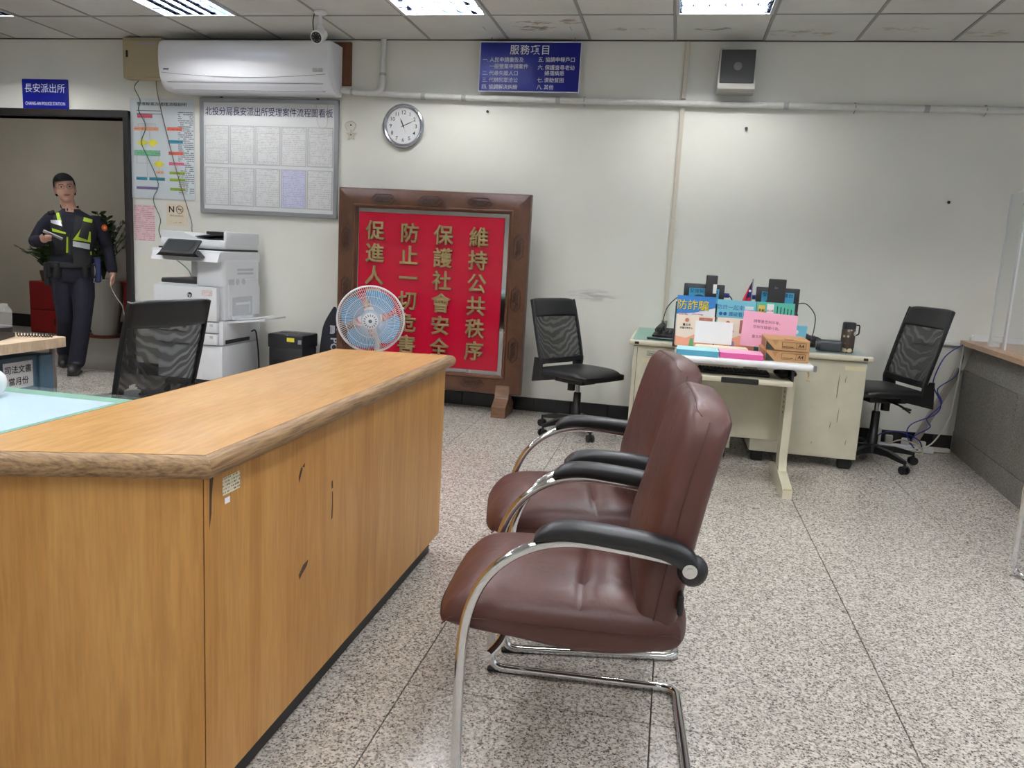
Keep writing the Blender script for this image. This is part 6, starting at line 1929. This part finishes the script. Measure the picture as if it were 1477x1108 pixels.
    for s in (-1, 1):
        g.tube([HM @ Vector((s * .032 + .023 * math.cos(a * PI / 12), -.100, .008 + .019 * math.sin(a * PI / 12))) for a in range(24)], .0011, 5, closed=True)
        g.tube([HM @ Vector(p) for p in ((s * .055, -.099, .012), (s * .079, -.05, .012), (s * .083, .01, .008))], .0011, 5)
    g.tube([HM @ Vector((-.009, -.100, .012)), HM @ Vector((0, -.104, .015)), HM @ Vector((.009, -.100, .012))], .0011, 5)
    g.build('glasses', mat('thin_metal_frame', C(90, 86, 84), .3, .8), t)
    # ---- vest on the chest
    def front(x, z, off):
        cx, cy, w, d = sec(z)
        q = max(0.02, 1 - min(1, abs((x - cx) / (w * 1.02))) ** 2.2)
        return (x, cy - d * q ** .5 - off, z)
    def patch(name, q, m, off, th=.008, par=None, nu=8):
        def P(a, b, o):
            x = (q[0][0] * (1 - a) + q[1][0] * a) * (1 - b) + (q[3][0] * (1 - a) + q[2][0] * a) * b
            z = (q[0][1] * (1 - a) + q[1][1] * a) * (1 - b) + (q[3][1] * (1 - a) + q[2][1] * a) * b
            return front(x, z, o)
        return pillow(MB(), lambda u, v, s: P((u + 1) / 2, (v + 1) / 2, off if s == 0 else off - th), nu, 6, .1).build(name, m, par or t, 40)
    blk = mat('black_webbing', C(20, 20, 24), .7, bump=.3, bscale=120)
    hiv = mat('high_vis_yellow', C(176, 206, 40), .5)
    sil = mat('silver_reflective', C(206, 210, 216), .3, .3)
    ve = patch('vest', [(-.115, 1.34), (-.03, 1.40), (.0, 1.04), (-.115, 1.03)], blk, .012, .012)
    patch('vest_panel', [(.075, 1.375), (.215, 1.34), (.200, 1.03), (.035, 1.04)], blk, .012, .012, ve)
    patch('vest_panel', [(-.02, 1.22), (.06, 1.22), (.06, 1.03), (-.02, 1.03)], blk, .010, .010, ve)
    for q in ([(-.07, 1.385), (-.047, 1.388), (-.027, 1.305), (-.059, 1.315)], [(-.104, 1.253), (-.001, 1.222), (-.001, 1.208), (-.1, 1.225)], [(.003, 1.186), (.016, 1.186), (.012, 1.051), (-.005, 1.051)],
              [(.14, 1.362), (.205, 1.345), (.2, 1.315), (.132, 1.328)], [(.112, 1.258), (.188, 1.239), (.186, 1.148), (.05, 1.163)], [(.180, 1.07), (.192, 1.07), (.192, 1.04), (.180, 1.04)]):
        patch('high_vis_strip', q, hiv, .016, .008, ve)
    for q in ([(-.113, 1.32), (-.04, 1.324), (-.024, 1.272), (-.108, 1.296)], [(.05, 1.153), (.179, 1.134), (.177, 1.087), (.048, 1.109)]):
        patch('silver_strip', q, sil, .018, .008, ve)
    patch('pouch', [(-.1, 1.205), (-.006, 1.198), (-.008, 1.068), (-.1, 1.08)], blk, .036, .03, ve)
    patch('pouch', [(.046, 1.075), (.179, 1.06), (.179, .93), (.046, .94)], blk, .034, .03, ve)
    patch('radio', [(.132, 1.324), (.192, 1.315), (.162, 1.167), (.093, 1.191)], mat('radio_black', C(16, 16, 18), .4), .040, .03, ve)
    MB().tube([(*front(.024, 1.21, .016)[:2], 1.21), (*front(.024, 1.04, .016)[:2], 1.04)], .0025, 5).build('zip', mat('zip_grey', C(90, 92, 96), .4, .5), ve)
    MB().rbox((-.105, -.015, 1.385), (.055, .07, .03), .008, 2, Matrix.Translation((-.105, -.015, 1.385)) @ Matrix.Rotation(math.radians(-22), 4, 'Y') @ Matrix.Translation((.105, .015, -1.385))).build('shoulder_camera', blk, ve)
    # belt with pouches
    belt = MB()
    k = 40
    belt.tube([(.038 + .176 * math.cos(2 * PI * i / k), .128 * math.sin(2 * PI * i / k), .945) for i in range(k)], .026, 8, closed=True, flat=(.5, 1.0))
    be = belt.build('belt', blk, t)
    for a, w in ((-160, .05), (-128, .045), (-60, .04), (-28, .055)):
        r = math.radians(a)
        c = (.038 + .185 * math.cos(r), .138 * math.sin(r), .90)
        MB().rbox((0, 0, 0), (w, .045, .13), .010, 2, Matrix.Translation(c) @ Matrix.Rotation(r + PI / 2, 4, 'Z')).build('belt_pouch', blk, be)
    MB().rbox((-.155, .02, .86), (.05, .09, .20), .012, 2).build('holster', blk, be)
    bag = MB().rbox((.232, -.02, .91), (.06, .12, .22), .02, 3).build('side_bag', mat('blue_side_bag', C(34, 44, 86), .6), be)
    MB().tube(smooth_path([(.205, -.09, .97), (.212, -.092, .90), (.20, -.09, .80)], 4), .003, 5).build('bag_zip', sil, bag)
    # round sleeve badge
    nb = Vector((.62, -.78, .10)).normalized()
    MB().lathe([(.030, 0), (.028, .004), (.002, .005)], 22, Matrix.Translation(Vector((.262, .012, 1.275)) + nb * .058) @ nb.to_track_quat('Z', 'Y').to_matrix().to_4x4()).build('sleeve_badge', mat('orange_badge', C(214, 92, 40), .6), t)
    MB().lathe([(.014, 0), (.012, .002), (.001, .0025)], 18, Matrix.Translation(Vector((.262, .012, 1.275)) + nb * .0625) @ nb.to_track_quat('Z', 'Y').to_matrix().to_4x4()).build('badge_centre', mat('badge_gold', C(232, 170, 80), .5), t)
    # phone held in the bent hand, cable in the hanging hand
    Rw = Matrix.Translation(t.location) @ Matrix.Rotation(math.radians(40.5), 4, 'Z')
    p = thing('mobile_phone', 'phone in a pale case resting on the hand of the person in uniform', 'phone', Rw @ Vector((-.095, -.262, 1.196)))
    p.rotation_euler = (Matrix.Rotation(math.radians(40.5), 4, 'Z') @ Matrix.Rotation(math.radians(24), 4, 'Y') @ Matrix.Rotation(math.radians(-14), 4, 'X')).to_euler()
    MB().rbox((0, 0, 0), (.150, .076, .010), .004, 2).build('case', mat('pale_phone_case', C(186, 190, 198), .4), p)
    MB().bx(-.07, .07, -.034, .034, .0050, .0056).build('screen', mat('phone_glass', C(120, 126, 136), .08), p, 0)
    c = MB().tube([Rw @ v for v in smooth_path([(.338, -.10, .845), (.330, -.112, .80), (.345, -.112, .74), (.385, -.105, .66), (.42, -.09, .60), (.44, -.06, .48), (.45, .0, .30), (.46, .02, .012)], 6)], .004, 6).build('charging_cable', mat('white_cable', C(214, 210, 200), .5))
    tag(c, 'thin white cable held in the hanging hand of the person in uniform', 'cable')
build_person()
